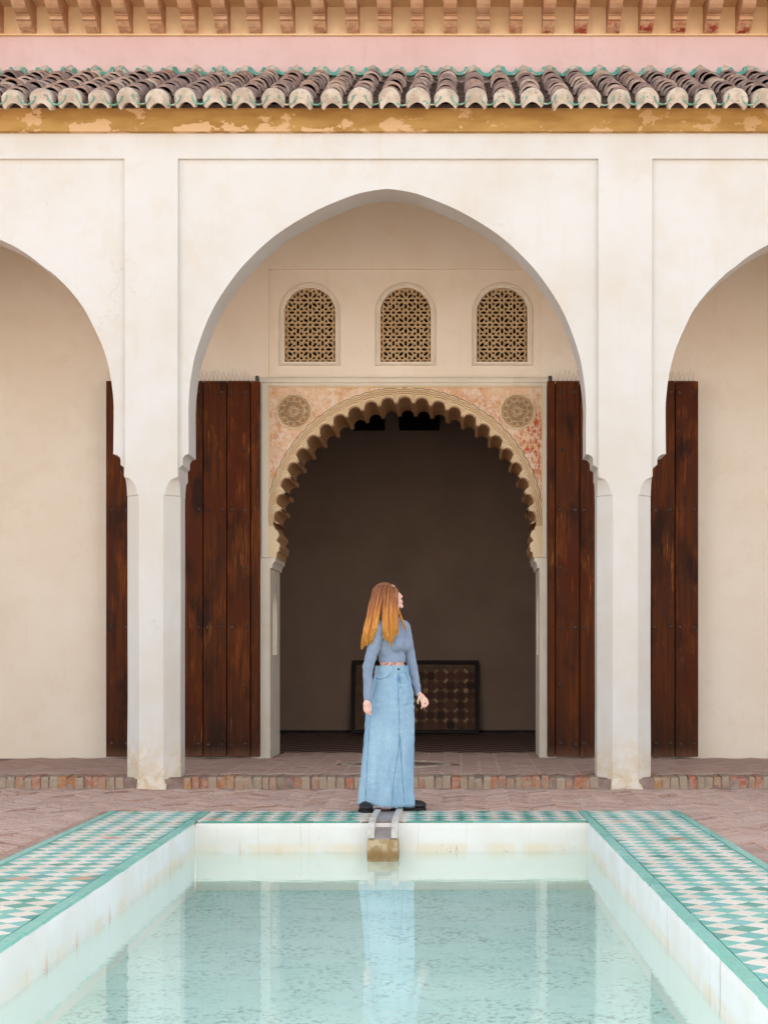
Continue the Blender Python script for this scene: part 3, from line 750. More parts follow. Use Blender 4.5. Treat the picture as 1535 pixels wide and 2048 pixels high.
# far side of the court: unseen pale wall added to bounce sunlight onto the facade
cw = MB().box(-12, 11, -5.5, -5, -.01, 6.6); cw.box(-12.2, 11.2, -5.7, -4.8, 6.6, 6.75)
tag(cw.build('bounce_wall', M['plaster_court']), 'plain unseen wall added on the far side of the court to bounce sunlight', 'wall')
# gallery ceiling and end walls
MB().box(XL, XR, YP + .36, YB + .01, 5.975, 6.045).build('gallery_ceiling', M['plaster_in'], arc)
for a in (XL - .2, XR): MB().box(a, a + .2, YP, YB + .4, 0, 6.18).build('gallery_end_wall', M['plaster_in'], arc)

# ------------------------------------------------------------------ upper wall with corbel cornice
up = thing('upper_wall', 'pink upper wall above the roof tiles with a row of brown corbels', 'wall')
MB().box(XL, XR, 14.84, 15.3, 6.2, 7.186).build('wall', M['plaster_pink'], up)
MB().poly([[(14.805, 7.186), (14.805, 7.2), (14.845, 7.214), (14.845, 7.478), (15.3, 7.478), (15.3, 7.186)]], XL, XR, 'x').build('cornice_wall', M['cornice'], up)
MB().box(XL, XR, 14.2, 15.3, 7.479, 7.56).build('eave_soffit', M['cornice'], up)
MB().box(XL, XR, 14.95, 22.2, 7.561, 10.2).build('shade_mass', M['plaster_pink'], up); MB().box(XL, XR, 15.301, 22.2, 6.25, 7.56).build('shade_mass', M['plaster_pink'], up)  # unseen masses added so the building's shadow covers the pool court
cp = [(14.846, 7.20), (14.80, 7.20), (14.74, 7.205), (14.69, 7.218), (14.655, 7.236), (14.635, 7.252), (14.605, 7.254), (14.603, 7.284), (14.585, 7.285), (14.583, 7.292), (14.53, 7.296), (14.48, 7.31), (14.44, 7.335), (14.41, 7.365), (14.39, 7.40), (14.38, 7.44), (14.375, 7.478), (14.846, 7.478)]
cpm = MB().poly([cp], -.062, .062, 'x').mesh('corbel', M['corbel'])
cx = X(52, 14.7)
k = -10
while True:
    x = X(52, 14.7) + k * .3145; k += 1
    if x < XL + .1: continue
    if x > XR - .1: break
    link('corbel', cpm, up, (x, rr.uniform(-.004, .004), 0)).scale = (rr.uniform(.95, 1.05), 1, 1)

# ------------------------------------------------------------------ gallery back wall with carved portal
gw = thing('gallery_wall', 'cream gallery wall with a carved lobed doorway and three lattice windows', 'wall')
JX0, JX1 = X(540, YB), X(1078, YB); CX = (JX0 + JX1) / 2; WT = .85
FX0, FX1 = X(524, YB), X(1092, YB); PZ0, PZ1 = Z(1115, YB), Z(770, YB)
LZ0, LZ1 = Z(770, YB), Z(755, YB)
RX0, RX1, RZT = X(537, YB), X(1082, YB), Z(538, YB)
wins = []
for c0, c1 in ((567, 670), (759.5, 861), (952.5, 1055)): wins.append((X(c0, YB), X(c1, YB)))
WZ0, WZ1 = Z(722, YB), Z(573, YB)
def arch_loop(x0, x1, z0, z1, n=20):
    r_ = (x1 - x0) / 2; c = (x0 + x1) / 2; zs = z1 - r_
    return [(x0, z0), (x1, z0)] + [(c + r_ * math.cos(math.pi * i / n), zs + r_ * math.sin(math.pi * i / n)) for i in range(n + 1)]
# plain masonry left, right and above; the band with the windows sits a little deeper
MB().box(XL, FX0, YB, YB + WT, GZ - .02, LZ1).build('masonry', M['plaster_in'], gw)
MB().box(FX1, XR, YB, YB + WT, GZ - .02, LZ1).build('masonry', M['plaster_in'], gw)
loops = [[(XL, LZ1), (XL, 6.2), (XR, 6.2), (XR, LZ1), (RX1, LZ1), (RX1, RZT), (RX0, RZT), (RX0, LZ1)]]
MB().poly(loops, YB, YB + .045).build('masonry', M['plaster_in'], gw)
loops = [[(XL, LZ1), (XL, 6.2), (XR, 6.2), (XR, LZ1)]] + [arch_loop(a, b, WZ0, WZ1) for a, b in wins]
MB().poly(loops, YB + .045, YB + WT).build('window_band', M['plaster_in'], gw)
MB().box(X(530, YB), RX0 + .002, YB - .012, YB + .04, LZ1, RZT).build('side_strip', M['plaster_in'], gw)
# ledge and frame mouldings round the portal
lp = [(YB + .0, LZ0 - .012), (YB - .03, LZ0 - .012), (YB - .034, LZ0 + .012), (YB - .05, LZ0 + .02), (YB - .05, LZ1 - .02), (YB - .03, LZ1), (YB + .05, LZ1)]
MB().poly([lp], FX0 - .01, FX1 + .01, 'x').build('ledge_moulding', M['stucco_frame'], gw)
MB().box(FX0, FX1, YB + .0, YB + WT, LZ0 - .012, LZ1 - .001).build('lintel', M['plaster_in'], gw)
for a, b in ((FX0, X(536.5, YB)), (X(1085, YB), FX1)):
    MB().box(a, b, YB - .028, YB + WT, PZ0, LZ0 - .012).build('frame_moulding', M['stucco_frame'], gw)
    s = 1 if a < -1 else -1; e = b if s > 0 else a
    MB().box(min(e, e + s*.014), max(e, e + s*.014), YB - .016, YB + .02, PZ0, LZ0 - .012).build('frame_bead', M['carved'], gw)
MB().box(X(536.5, YB) + .014, X(1085, YB) - .014, YB - .016, YB + .02, LZ0 - .03, LZ0 - .0125).build('frame_bead', M['carved'], gw)
# window surrounds and pierced plaster lattices
def surround(x0, x1):
    mb = MB(); n = 22
    def lp2(d): return [(x0 - d, WZ0 - d * .55 - (.012 if d else 0))] + [((x0+x1)/2 + ((x1-x0)/2 + d) * math.cos(math.pi*i/n), WZ1 - (x1-x0)/2 + ((x1-x0)/2 + d) * math.sin(math.pi*i/n)) for i in range(n, -1, -1)] + [(x1 + d, WZ0 - d * .55 - (.012 if d else 0))]
    rings = []
    for d, y in ((0, YB + .085), (.006, YB + .046), (.018, YB + .036), (.034, YB + .036), (.036, YB + .028), (.046, YB + .022), (.052, YB + .028), (.054, YB + .05)):
        rings.append([(u, y, v) for u, v in lp2(d)])
    mb.loft(rings, caps=False, closed=True); return mb
p_ = (wins[0][1] - wins[0][0]) / 4.18
def hexslot(cx, cy, l, w_, a):
    pts = [(-l/2, 0), (-l/2 + w_*.5, -w_/2), (l/2 - w_*.5, -w_/2), (l/2, 0), (l/2 - w_*.5, w_/2), (-l/2 + w_*.5, w_/2)]
    return [(cx + x*math.cos(a) - y*math.sin(a), cy + x*math.sin(a) + y*math.cos(a)) for x, y in pts]
def disc(cx, cy, r_, n=7, a0=0): return [(cx + r_*math.cos(a0 + 2*math.pi*i/n), cy + r_*math.sin(a0 + 2*math.pi*i/n)) for i in range(n)]
def cell_poly():
    """one quarter of the star lattice (star at the origin corner); edge slots and corner holes are cut as halves and quarters"""
    p = p_; sl2, sw, dr = .48*p, .205*p, .12*p
    q = []
    for i in range(4):
        a = i * math.pi/2; c, s = math.cos(a), math.sin(a); rot = lambda x, y: (p/2 + (x - p/2)*c - (y - p/2)*s, p/2 + (x - p/2)*s + (y - p/2)*c)
        for t in (90, 60, 30, 0): q.append(rot(dr*math.cos(R(t)), dr*math.sin(R(t))))
        for x, y in ((p/2 - sl2/2, 0), (p/2 - sl2/2 + sw*.5, sw/2), (p/2 + sl2/2 - sw*.5, sw/2), (p/2 + sl2/2, 0)): q.append(rot(x, y))
    holes = [hexslot(.365*p, .365*p, .48*p, .22*p, R(45)), disc(.71*p, .30*p, .115*p, 6, .3), disc(.30*p, .71*p, .115*p, 6, .9), disc(.72*p, .72*p, .125*p, 7)]
    return [q] + holes
cellm = cell_poly()
for a, b in wins:
    win = surround(a, b).build('window', M['stucco_frame'], gw, smooth=True)
    mb = MB(); c0 = (a + b) / 2
    for i in range(-2, 2):
        for j in range(0, 7):
            z0 = WZ0 + .012 + j * p_
            if z0 > WZ1 + .02: continue
            fx, fz = (i % 2 == 1), (j % 2 == 0)
            lps = [[(c0 + (i + ((1 - u/p_) if fx else u/p_)) * p_, z0 + ((p_ - v) if fz else v)) for u, v in lp3] for lp3 in cellm]
            mb.poly(lps, YB + .088, YB + .125)
    for s in (-1, 1): mb.box(min(c0 + s*2*p_, c0 + s*2.3*p_), max(c0 + s*2*p_, c0 + s*2.3*p_), YB + .0885, YB + .1245, WZ0 - .02, WZ1)
    mb.box(a, b, YB + .0885, YB + .1245, WZ0 - .02, WZ0 + .012)
    mb.build('lattice', M['lattice'], win)
    MB().box(a - .02, b + .02, YB + .42, YB + .45, WZ0 - .02, WZ1 + .02).build('shade_panel', M['near_black'], win)  # near-black panel added so the lattice holes read dark
# lobed arch through the wall
CZ = Z(1052, YB); RL, RC = 1.375, 1.310; NL = 23; da = R(7.82)
sc16 = YB / FPX
lower = [(546, 1040), (546.5, 1050), (551, 1060), (557, 1066), (558, 1072), (554, 1078), (552.5, 1082), (557, 1085), (559.5, 1090), (559.5, 1094), (557.5, 1097), (558.5, 1102), (554, 1104.5), (553, 1110), (553, 1115), (550.5, 1116), (550.5, 1122), (546.5, 1125), (544.5, 1130), (544, 1136), (540, 1136)]
lowL = [(CX + (px - 809) * sc16, Z(py, YB)) for px, py in lower]
lobes = []
for k in range(NL):
    c = math.pi/2 + (NL//2 - k) * da; hw_ = da * .5 * .78
    for i in range(13):
        t = -1 + 2*i/12; a = c - hw_ * math.sin(t * math.pi/2); rr_ = RC + (RL - RC) * math.sqrt(max(0, 1 - math.sin(t*math.pi/2)**2))
        lobes.append((CX + rr_ * math.cos(a) , CZ + rr_ * math.sin(a) * .985))
lob_in = lowL[::-1] + lobes[:] + [(2*CX - x, z) for x, z in lowL]
PXL, PXR = X(536.5, YB), X(1085, YB)
outline = [(PXL, PZ0), (PXL, LZ0 - .0125), (PXR, LZ0 - .0125), (PXR, PZ0), (JX1 , PZ0)][:4]
lo = [q for q in lowL if q[1] > PZ0 + 1e-4]
inner = [(lo[-1][0], PZ0)] + lo[::-1] + lobes + [(2*CX - x, z) for x, z in lo] + [(2*CX - lo[-1][0], PZ0)]
panel = MB().poly([[(PXL, PZ0)] + [(PXL, LZ0 - .0125), (PXR, LZ0 - .0125), (PXR, PZ0)] + inner[::-1]], YB, YB + .06)
panel.build('stucco_panel', M['pink_panel'], gw)
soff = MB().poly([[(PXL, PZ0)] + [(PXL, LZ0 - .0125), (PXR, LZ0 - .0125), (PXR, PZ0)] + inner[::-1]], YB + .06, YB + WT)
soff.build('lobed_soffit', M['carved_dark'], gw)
# jambs with the lower corbels, and slim niches in their inner faces
lo2 = [q for q in lowL if q[1] <= PZ0 + 1e-4]
for s in (0, 1):
    mx = (lambda x: x) if s == 0 else (lambda x: 2*CX - x)
    pl = [(mx(FX0), GZ - .02), (mx(FX0), PZ0 - .0005), (mx(lo[-1][0]), PZ0 - .0005)] + [(mx(x), z) for x, z in lo2] + [(mx(JX0 - .06), lo2[-1][1]), (mx(JX0 - .06), GZ - .02)]
    fxe = FX0 if s == 0 else FX1
    pl[0] = (fxe, GZ - .02); pl[1] = (fxe, PZ0 - .0005)
    MB().poly([pl], YB - .001, YB + WT).build('jamb', M['stucco_frame'], gw)
    n0 = [(YB + .22, 1.177), (YB + .60, 1.177), (YB + .60, 1.62)] + [(YB + .41 + .19 * math.cos(R(t)), 1.62 + .19 * math.sin(R(t)) * 1.25) for t in range(15, 180, 15)] + [(YB + .22, 1.62)]
    xa = JX0 - .06 if s == 0 else JX1
    MB().poly([[(YB - .001, GZ - .02), (YB + WT, GZ - .02), (YB + WT, lo2[-1][1] - .001), (YB - .001, lo2[-1][1] - .001)], n0], xa, xa + .06, 'x').build('jamb_face', M['stucco_frame'], gw)
# carved archivolt: a proud band with a scalloped edge and raised ridges
RO = 1.462
outer = [(CX + (RO + .007 * abs(math.sin((i / 320) * 46 * math.pi / 2 * 1.0)) ) * math.cos(a), CZ + (RO + .007 * abs(math.sin(i / 320 * 36 * math.pi))) * math.sin(a) * .985) for i in range(321) for a in [math.pi - math.pi * i / 320]]
outer = []
for i in range(361):
    a = math.pi + .03 - (math.pi + .06) * i / 360
    r_ = RO + .010 * abs(math.sin(i / 360 * 40 * math.pi))
    outer.append((CX + r_ * math.cos(a) * (1 - .012 * abs(math.cos(a))), CZ + r_ * math.sin(a) * .985))
inner_b = [(CX + (x - CX) * 1.001, z) for x, z in lobes]
lo3 = [(x - .001, z) for x, z in lo]
av = [(outer[0][0], PZ0 + .004)] + outer + [(outer[-1][0], PZ0 + .004), (2*CX - lo3[-1][0], PZ0 + .004)] + [(2*CX - x, z) for x, z in lo3[::-1]] + inner_b[::-1] + lo3 + [(lo3[-1][0], PZ0 + .004)]
archivolt = MB().poly([av], YB - .02, YB + .001).build('archivolt', M['carved'], gw)
groove = MB().tube([(x, YB - .002, z) for x, z in outer], 0.0085, 5); groove.build('groove_shade', M['frame_wood'], archivolt)  # dark tube puts the shade of the carved edge into colour
rid = MB()
for base, amp, rad in ((1.447, .004, .004), (1.425, .008, .005), (1.402, .010, .005)):
    rid.tube([(CX + (base + amp * abs(math.cos((a - math.pi/2) / da * math.pi))) * math.cos(a) * (1 - .01 * abs(math.cos(a))), YB - .021, CZ + (base + amp * abs(math.cos((a - math.pi/2) / da * math.pi))) * math.sin(a) * .985) for a in [math.pi * i / 500 for i in range(501)]], rad, 5)
rid.tube([(x, YB - .021, z) for x, z in [(CX + (x - CX) * 1.006, CZ + (z - CZ) * 1.006) for x, z in lobes]], .0045, 5)
rid.build('carved_ridges', M['carved_dark'], archivolt, smooth='all')
cusp = MB(); slot = MB()
for k in range(NL - 1):
    a = math.pi/2 + (NL/2 - .5 - k - .5) * da
    rad_, tan_ = Vector((math.cos(a), 0, math.sin(a))), Vector((-math.sin(a), 0, math.cos(a)))
    c = Vector((CX, YB - .024, CZ)) + rad_ * 1.36
    loop = [c + rad_ * (.034 * math.cos(t)) + tan_ * (.032 * math.sin(t)) for t in [2*math.pi*i/16 for i in range(17)]]
    cusp.tube(loop, .006, 5)
    for s in (-1, 1):
        cusp.tube([c + rad_ * (.03 * math.cos(t) - .01) + tan_ * (s * .013 + .010 * math.sin(t)) for t in [2*math.pi*i/10 for i in range(11)]], .006, 5)
    cusp.tube([c - rad_ * .07, c + rad_ * .03], .004, 5)
    for s in ((-1, 1) if k % 2 else (0,)):          # dark tubes paint the shade of narrow flutes on the cusps
        p0 = Vector((CX, YB + .02, CZ)) + rad_ * (RC + .002) + tan_ * s * .011
        slot.tube([p0 - Vector((0, .042, 0)) + rad_ * .02, p0, p0 + Vector((0, .45, 0))], [.008, .010, .010], 5)
cusp.build('cusp_carving', M['carved'], archivolt, smooth='all'); slot.build('flute_shade', M['frame_wood'], archivolt, smooth='all')
fin = MB(); ct = Vector((CX, YB - .012, CZ + RO * .985 + .03))
fin.tube([ct + Vector((.022 * math.cos(t), 0, .028 * math.sin(t))) for t in [2*math.pi*i/18 for i in range(19)]], .005, 5); fin.tube([ct - Vector((0, 0, .015)), ct + Vector((0, 0, .012))], .004, 5)
fin.build('apex_loop', M['frame_wood'], archivolt)
for s in (-1, 1):       # scrolls at the springing
    q = MB()
    for (px, py, r_) in ((552.5, 1065, .022), (553.5, 1088, .022)):
        c = Vector((CX + s * (809 - px) * sc16 * 1, YB - .012, Z(py, YB)))
        q.tube([c + Vector((r_ * (1 - i / 30) * math.cos(i * .45), 0, r_ * (1 - i / 30) * math.sin(i * .45))) for i in range(28)], .004, 5)
    q.build('scroll', M['carved'], archivolt, smooth='all')
# carved roundels
for px in (588, 1034):
    c = Vector((X(px, YB), YB, Z(823, YB))); mb = MB(); n = 96; RR = .172
    rim = lambda r_, y: [(c.x + (r_ + .011 * abs(math.sin(6 * 2*math.pi*i/n))) * math.cos(2*math.pi*i/n), y, c.z + (r_ + .011 * abs(math.sin(6 * 2*math.pi*i/n))) * math.sin(2*math.pi*i/n)) for i in range(n)]
    mb.loft([rim(RR + .014, YB + .001), rim(RR + .012, YB - .016), rim(RR - .004, YB - .018), rim(RR - .012, YB - .006)], caps=False)
    rd = mb.build('roundel', M['carved'], gw, smooth=True)
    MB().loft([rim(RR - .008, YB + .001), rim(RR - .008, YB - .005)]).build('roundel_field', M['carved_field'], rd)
    m2 = MB()
    for k in range(12):
        a = 2*math.pi*(k + .5)/12; cc = c + Vector((.132 * math.cos(a), 0, .132 * math.sin(a)))
        m2.tube([cc + Vector((.03 * math.cos(t), -.007, .03 * math.sin(t))) for t in [2*math.pi*i/14 for i in range(15)]], .004, 5)
    for m_ in (2, 3, 5):
        pts = [c + Vector((.125 * math.cos(2*math.pi*(i*m_)/12 + (.26 if m_ == 3 else 0)), -.008, .125 * math.sin(2*math.pi*(i*m_)/12 + (.26 if m_ == 3 else 0)))) for i in range(13)]
        m2.tube(pts, .0038, 4)
    for r_ in (.05, .03):
        m2.tube([c + Vector(((r_ + .012 * math.sin(5*t)) * math.cos(t), -.009, (r_ + .012 * math.cos(3*t)) * math.sin(t))) for t in [2*math.pi*i/40 for i in range(41)]], .004, 5)
    m2.build('roundel_tracery', M['carved'], rd, smooth='all')

# ------------------------------------------------------------------ room behind the portal
room = thing('interior_room', 'dim bare room seen through the carved doorway', 'room')
D2 = YB + WT; RB = 21.8; rx0, rx1, rzt = -4.6, 3.4, 5.3
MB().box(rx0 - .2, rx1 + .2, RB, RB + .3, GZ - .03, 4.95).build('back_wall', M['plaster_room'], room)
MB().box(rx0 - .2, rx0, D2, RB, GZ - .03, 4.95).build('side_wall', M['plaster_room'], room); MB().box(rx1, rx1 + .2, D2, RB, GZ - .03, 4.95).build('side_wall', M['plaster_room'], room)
MB().box(rx0 - .2, rx1 + .2, D2 - .01, RB + .3, 4.951, 5.1).build('ceiling', M['near_black'], room)
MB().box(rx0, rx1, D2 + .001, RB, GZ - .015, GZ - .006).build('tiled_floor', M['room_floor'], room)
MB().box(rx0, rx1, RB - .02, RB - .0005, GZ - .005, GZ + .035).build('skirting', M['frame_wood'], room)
for a, b, lab in ((700, 768, 'dark timber block high on the room\'s back wall, left of two'), (798, 878, 'dark timber block high on the room\'s back wall, right of two')):
    xa, xb = X(a, 21.6), X(b, 21.6); z0 = Z(857, 21.6); mb = MB().box(xa, xb, 21.45, 21.80, z0, z0 + .3); mb.box(xa - .03, xb + .03, 21.40, 21.799, z0 + .3, z0 + .38)
    mb.box(xa + .05, xa + .15, 21.38, 21.45, z0 + .04, z0 + .26).box(xb - .15, xb - .05, 21.38, 21.45, z0 + .04, z0 + .26)  # near-black boxes stand for two dark rectangles high on the wall
    o = mb.build('dark_block', M['near_black']); tag(o, lab, 'timber', 'dark blocks high in the room'); bevel(o, .008)

# leaning inlaid panel
pn = thing('wooden_panel', 'dark framed inlaid wooden panel leaning on the room\'s back wall', 'panel', (X(829.5, 21.5), 21.42, GZ))
PWD, PHT, tilt = 1.80, 1.06, R(-14)
def plocal(mb, name, mat, parent): 
    o = mb.build(name, mat, parent); return o
frm = bpy.data.objects.new('backing', None)
base = MB().box(-PWD/2 + .02, PWD/2 - .02, .012, .03, .02, PHT - .02).build('backing_board', M['board'], pn); base.rotation_euler = (tilt, 0, 0)
fw = .055
for (x0, x1, z0, z1) in ((-PWD/2, PWD/2, 0, fw), (-PWD/2, PWD/2, PHT - fw, PHT), (-PWD/2, -PWD/2 + fw, fw, PHT - fw), (PWD/2 - fw, PWD/2, fw, PHT - fw)):
    o = MB().box(x0, x1, -.02, .035, z0, z1).build('frame_bar', M['frame_wood'], pn); o.rotation_euler = (tilt, 0, 0); bevel(o, .006)
pt = .142; cols, rows_ = 12, 7
oc = MB().poly([[(.062 * math.cos(math.pi/8 + k*math.pi/4), .062 * math.sin(math.pi/8 + k*math.pi/4)) for k in range(8)]], 0, .012).mesh('inlay_piece', M['inlay_a'])
ba = MB().poly([[(-.036, -.015), (.036, -.015), (.036, .015), (-.036, .015)]], 0, .011).mesh('inlay_bar', M['inlay_b'])
dm = MB().poly([[(-.028, 0), (0, -.028), (.028, 0), (0, .028)]], 0, .010).mesh('inlay_stud', M['inlay_a'])
RT = Matrix.Rotation(tilt, 4, 'X')
for i in range(cols):
    for j in range(rows_):
        x = -PWD/2 + fw + .07 + i * pt; z = fw + .07 + j * pt
        if x > PWD/2 - fw - .05 or z > PHT - fw - .05: continue
        if (x < -.72 or z + .35 * (x + .8) < .32) and not (j > 5 and x < -.6): continue      # the field is lost at lower left
        o = link('inlay_piece', oc, pn); o.matrix_local = RT @ Matrix.Translation((x, 0, z))
        for s in (1, -1):
            if x + pt/2 < PWD/2 - fw and z + s*pt/2 < PHT - fw - .01 and z + s*pt/2 > fw + .01 and (s > 0 or rr.random() < .3):
                o = link('inlay_bar', ba, pn); o.matrix_local = RT @ Matrix.Translation((x + pt/2, 0, z + s*pt/2)) @ Matrix.Rotation(R(45 if (i + j) % 2 else -45), 4, 'Y')

# ------------------------------------------------------------------ the two open door leaves
def door(x0, x1, seams, hinge_left, label, seed):
    yf, zb, zt = 15.80, GZ + .018, Z(762, 15.80); r2 = random.Random(seed)
    d = thing('door', label, 'door', ((x0 + x1)/2, yf, GZ)); ox = (x0 + x1)/2
    xs = [x0] + seams + [x1]
    for a, b in zip(xs, xs[1:]):
        hw_ = (b - a)/2 - .0045; dy = r2.uniform(-.002, .003)
        mb = MB().box(-hw_, hw_, dy, .07, zb - GZ, zt - GZ + r2.uniform(-.003, .003))
        o = mb.build('plank', M['wood'], d, loc=((a + b)/2 - ox, 0, 0)); bevel(o, .004, 1)
    MB().box(x0 - ox + .02, x1 - ox - .02, .071, .12, zb - GZ + .02, zt - GZ - .02).build('back_rail', M['wood'], d)
    sm = MB()
    ringz = []
    for (y, r_) in ((.004, .019), (-.002, .0185), (-.009, .014), (-.013, .006)): ringz.append([(r_*math.cos(2*math.pi*k/10), y, r_*math.sin(2*math.pi*k/10)) for k in range(10)])
    sm.loft(ringz); sme = sm.mesh('stud', M['iron'], smooth=True)
    planks = [(a, b) for a, b in zip(xs, xs[1:]) if b - a > .18]
    for py in (784, 1019.5, 1254, 1488):
        z = Z(py, yf) - GZ
        for a, b in planks:
            for t in (.2, .8):
                link('stud', sme, d, (a + (b - a)*t - ox + r2.uniform(-.008, .008), 0, z + r2.uniform(-.008, .008)))
    a, b = planks[-1] if not hinge_left else planks[0]
    for py in (901, 1136, 1370): link('stud', sme, d, ((a + (b - a)*(.75 if not hinge_left else .2)) - ox, 0, Z(py, yf) - GZ))
    px = (x0 + .035 if hinge_left else x1 - .035) - ox
    pv = MB().tube([(px, .04, zt - GZ - .02), (px, .04, zt - GZ + .045), (px, .04, zt - GZ + .06)], [.021, .021, .017], 14); pv.build('pivot', M['steel'], d, smooth=True)
    # bird spikes standing along the top edge
    sp = thing('bird_spikes', 'fine wire bird spikes along the top of the %s door leaf' % ('right' if hinge_left else 'left'), 'bird spikes', (ox, yf + .03, zt + .004), 'bird spikes on the doors')
    w_ = MB(); x = x0 + .12 if hinge_left else x0 + .03
    while x < (x1 - .03 if hinge_left else x1 - .1):
        for s in (-1, 1):
            w_.tube([(x - ox, 0, 0), (x - ox + s*r2.uniform(.012, .03), r2.uniform(-.03, .03), r2.uniform(.08, .12))], .0010, 4)
        x += .045
    w_.build('wires', M['spike'], sp); MB().box(x0 + .03 - ox, x1 - .03 - ox, -.008, .008, -.003, .003).build('base_strip', M['spike'], sp)
    return d
KD = lambda px: X(px, 15.80)
door(KD(211.5), KD(520), [KD(v) for v in (263.5, 311, 358.5, 406, 453.6, 501)], False, 'open studded wooden door leaf left of the carved doorway, heavily scuffed', 21)
door(KD(1093), KD(1396), [KD(v) for v in (1110, 1158.5, 1206, 1254, 1301, 1349)], True, 'open studded wooden door leaf right of the carved doorway, smoother brown', 33)
#PERSON
# ------------------------------------------------------------------ the woman
PS = 272.3
def pp(px, py, y=0): return Vector(((px - 775) / PS, y, CH + (VY - py) / PS))
person = thing('person', 'woman with long copper hair in grey crop top and long pale denim skirt', 'person', (-.551, 11.2, .002))
def skinmat():
    n = N('fair skin', .5, .35); p = n.obj()
    c = n.mix(n.ramp(n.noise(p, 30, 4), .35, .7), lin(228, 190, 172), lin(222, 176, 158))
    x, y, z = n.xyz(p)[:3]
    lips = n.spot(p, (.106, 0, 1.535), .020, .5, (1, .7, 1.6)); c = n.mix(n.math('MULTIPLY', lips, .75), c, lin(186, 104, 98))
    tat = n.math('MULTIPLY', n.spot(p, (.012, -.1, 1.08), .055, .3, (.8, .4, 1.2)), n.ramp(n.noise(p, 60, 4), .45, .52)); c = n.mix(n.math('MULTIPLY', tat, .8), c, lin(140, 84, 110))
    n.col(c); n.b.inputs['Subsurface Weight'].default_value = .12; n.b.inputs['Subsurface Radius'].default_value = (.012, .005, .003); return n.m
M['skin'] = skinmat()
def topmat():
    n = N('grey blue jersey', .9, .15); p = n.obj()
    c = n.mix(n.ramp(n.noise(p, 10, 4), .3, .7), lin(134, 150, 172), lin(124, 140, 164))
    n.col(n.mix(n.ramp(n.noise(p, 300, 2), .3, .7, 0, .25), c, lin(150, 164, 182)))
    f = n.noise(n.map(p, (6, 6, 22), rot=(.0, .5, 0)), 1, 3, .5, .4)
    n.bump(n.math('ADD', f, n.math('MULTIPLY', n.noise(p, 400, 2), .03)), .35, .02)
    n.b.inputs['Sheen Weight'].default_value = .2; return n.m
M['jersey'] = topmat()
def denim():
    n = N('washed denim', .9, .15); p = n.obj(); z = n.xyz(p)[2]
    c = n.mix(n.ramp(n.noise(n.map(p, (1, 1, .5)), 5, 5, .6), .35, .68), lin(160, 190, 208), lin(138, 172, 196))
    c = n.mix(n.ramp(n.noise(n.map(p, (14, 14, 3)), 1, 5, .6), .5, .7, 0, .6), c, lin(172, 204, 220))
    c = n.mix(n.math('MULTIPLY', n.spot(p, tuple(pp(799, 1358, -.12)), .045, .8, (1.4, .4, 1)), .85), c, lin(78, 122, 170))
    c = n.mix(n.ramp(n.noise(n.map(p, (420, 420, 60)), 1, 2), .35, .65, 0, .35), c, lin(96, 136, 172))
    n.col(c); f = n.noise(n.map(p, (5, 5, 16), rot=(0, .35, 0)), 1, 4, .55, .5)
    n.bump(n.math('ADD', f, n.math('MULTIPLY', n.noise(p, 350, 2), .05)), .7, .02); return n.m
M['denim'] = denim()
M['stitch'] = plain('pale seam', lin(176, 204, 218), lin(120, 156, 184), .9, .1, 60, .1)
M['stitch_dark'] = plain('dark seam line', lin(92, 130, 162), lin(116, 152, 182), .9, .1, 60, .1)  # darker blue base colour for skirt seams
M['shoe'] = plain('black leather', lin(26, 25, 26), lin(18, 18, 19), .45, .4, 20, .1)
M['sole'] = plain('black rubber sole', lin(20, 20, 20), lin(28, 27, 26), .7, .3, 20, .1)
def hairmat():
    n = N('copper hair', .42, .45); p = n.obj(); z = n.xyz(p)[2]
    t = n.math('ADD', z, n.math('MULTIPLY', n.math('SUBTRACT', n.island(), .5), .16))
    c = n.steps(n.ramp(t, 1.2, 1.66), [(0, lin(222, 160, 66)), (.35, lin(206, 138, 54)), (.7, lin(172, 106, 54)), (1, lin(132, 82, 52))])
    c = n.mix(n.math('MULTIPLY', n.ramp(n.island(), .6, 1), .5), c, lin(120, 62, 22)); c = n.mix(n.math('MULTIPLY', n.ramp(n.island(), .25, 0), .35), c, lin(228, 172, 88))
    n.col(c); n.b.inputs['Anisotropic'].default_value = .5; return n.m
M['hair'] = hairmat()
M['eye'] = plain('dark eye', lin(60, 44, 40), lin(44, 32, 30), .3, .5, 40, 0)

def blob_mesh(mb, voxel, smooth_it=6, name='blob'):
    me = mb.mesh(name, None); o = bpy.data.objects.new(name, me); C.objects.link(o)
    m = o.modifiers.new('r', 'REMESH'); m.mode = 'VOXEL'; m.voxel_size = voxel; m.adaptivity = 0
    if smooth_it:
        k = o.modifiers.new('s', 'SMOOTH'); k.factor = .5; k.iterations = smooth_it
    dg = bpy.context.evaluated_depsgraph_get(); dg.update()
    out = bpy.data.meshes.new_from_object(o.evaluated_get(dg)); bpy.data.objects.remove(o); bpy.data.meshes.remove(me)
    out.name = name; out.polygons.foreach_set('use_smooth', [True] * len(out.polygons)); return out
def cut_below(me, z):
    b = bmesh.new(); b.from_mesh(me)
    bmesh.ops.bisect_plane(b, geom=b.verts[:] + b.edges[:] + b.faces[:], plane_co=(0, 0, z), plane_no=(0, 0, 1), clear_inner=True)
    b.to_mesh(me); b.free()

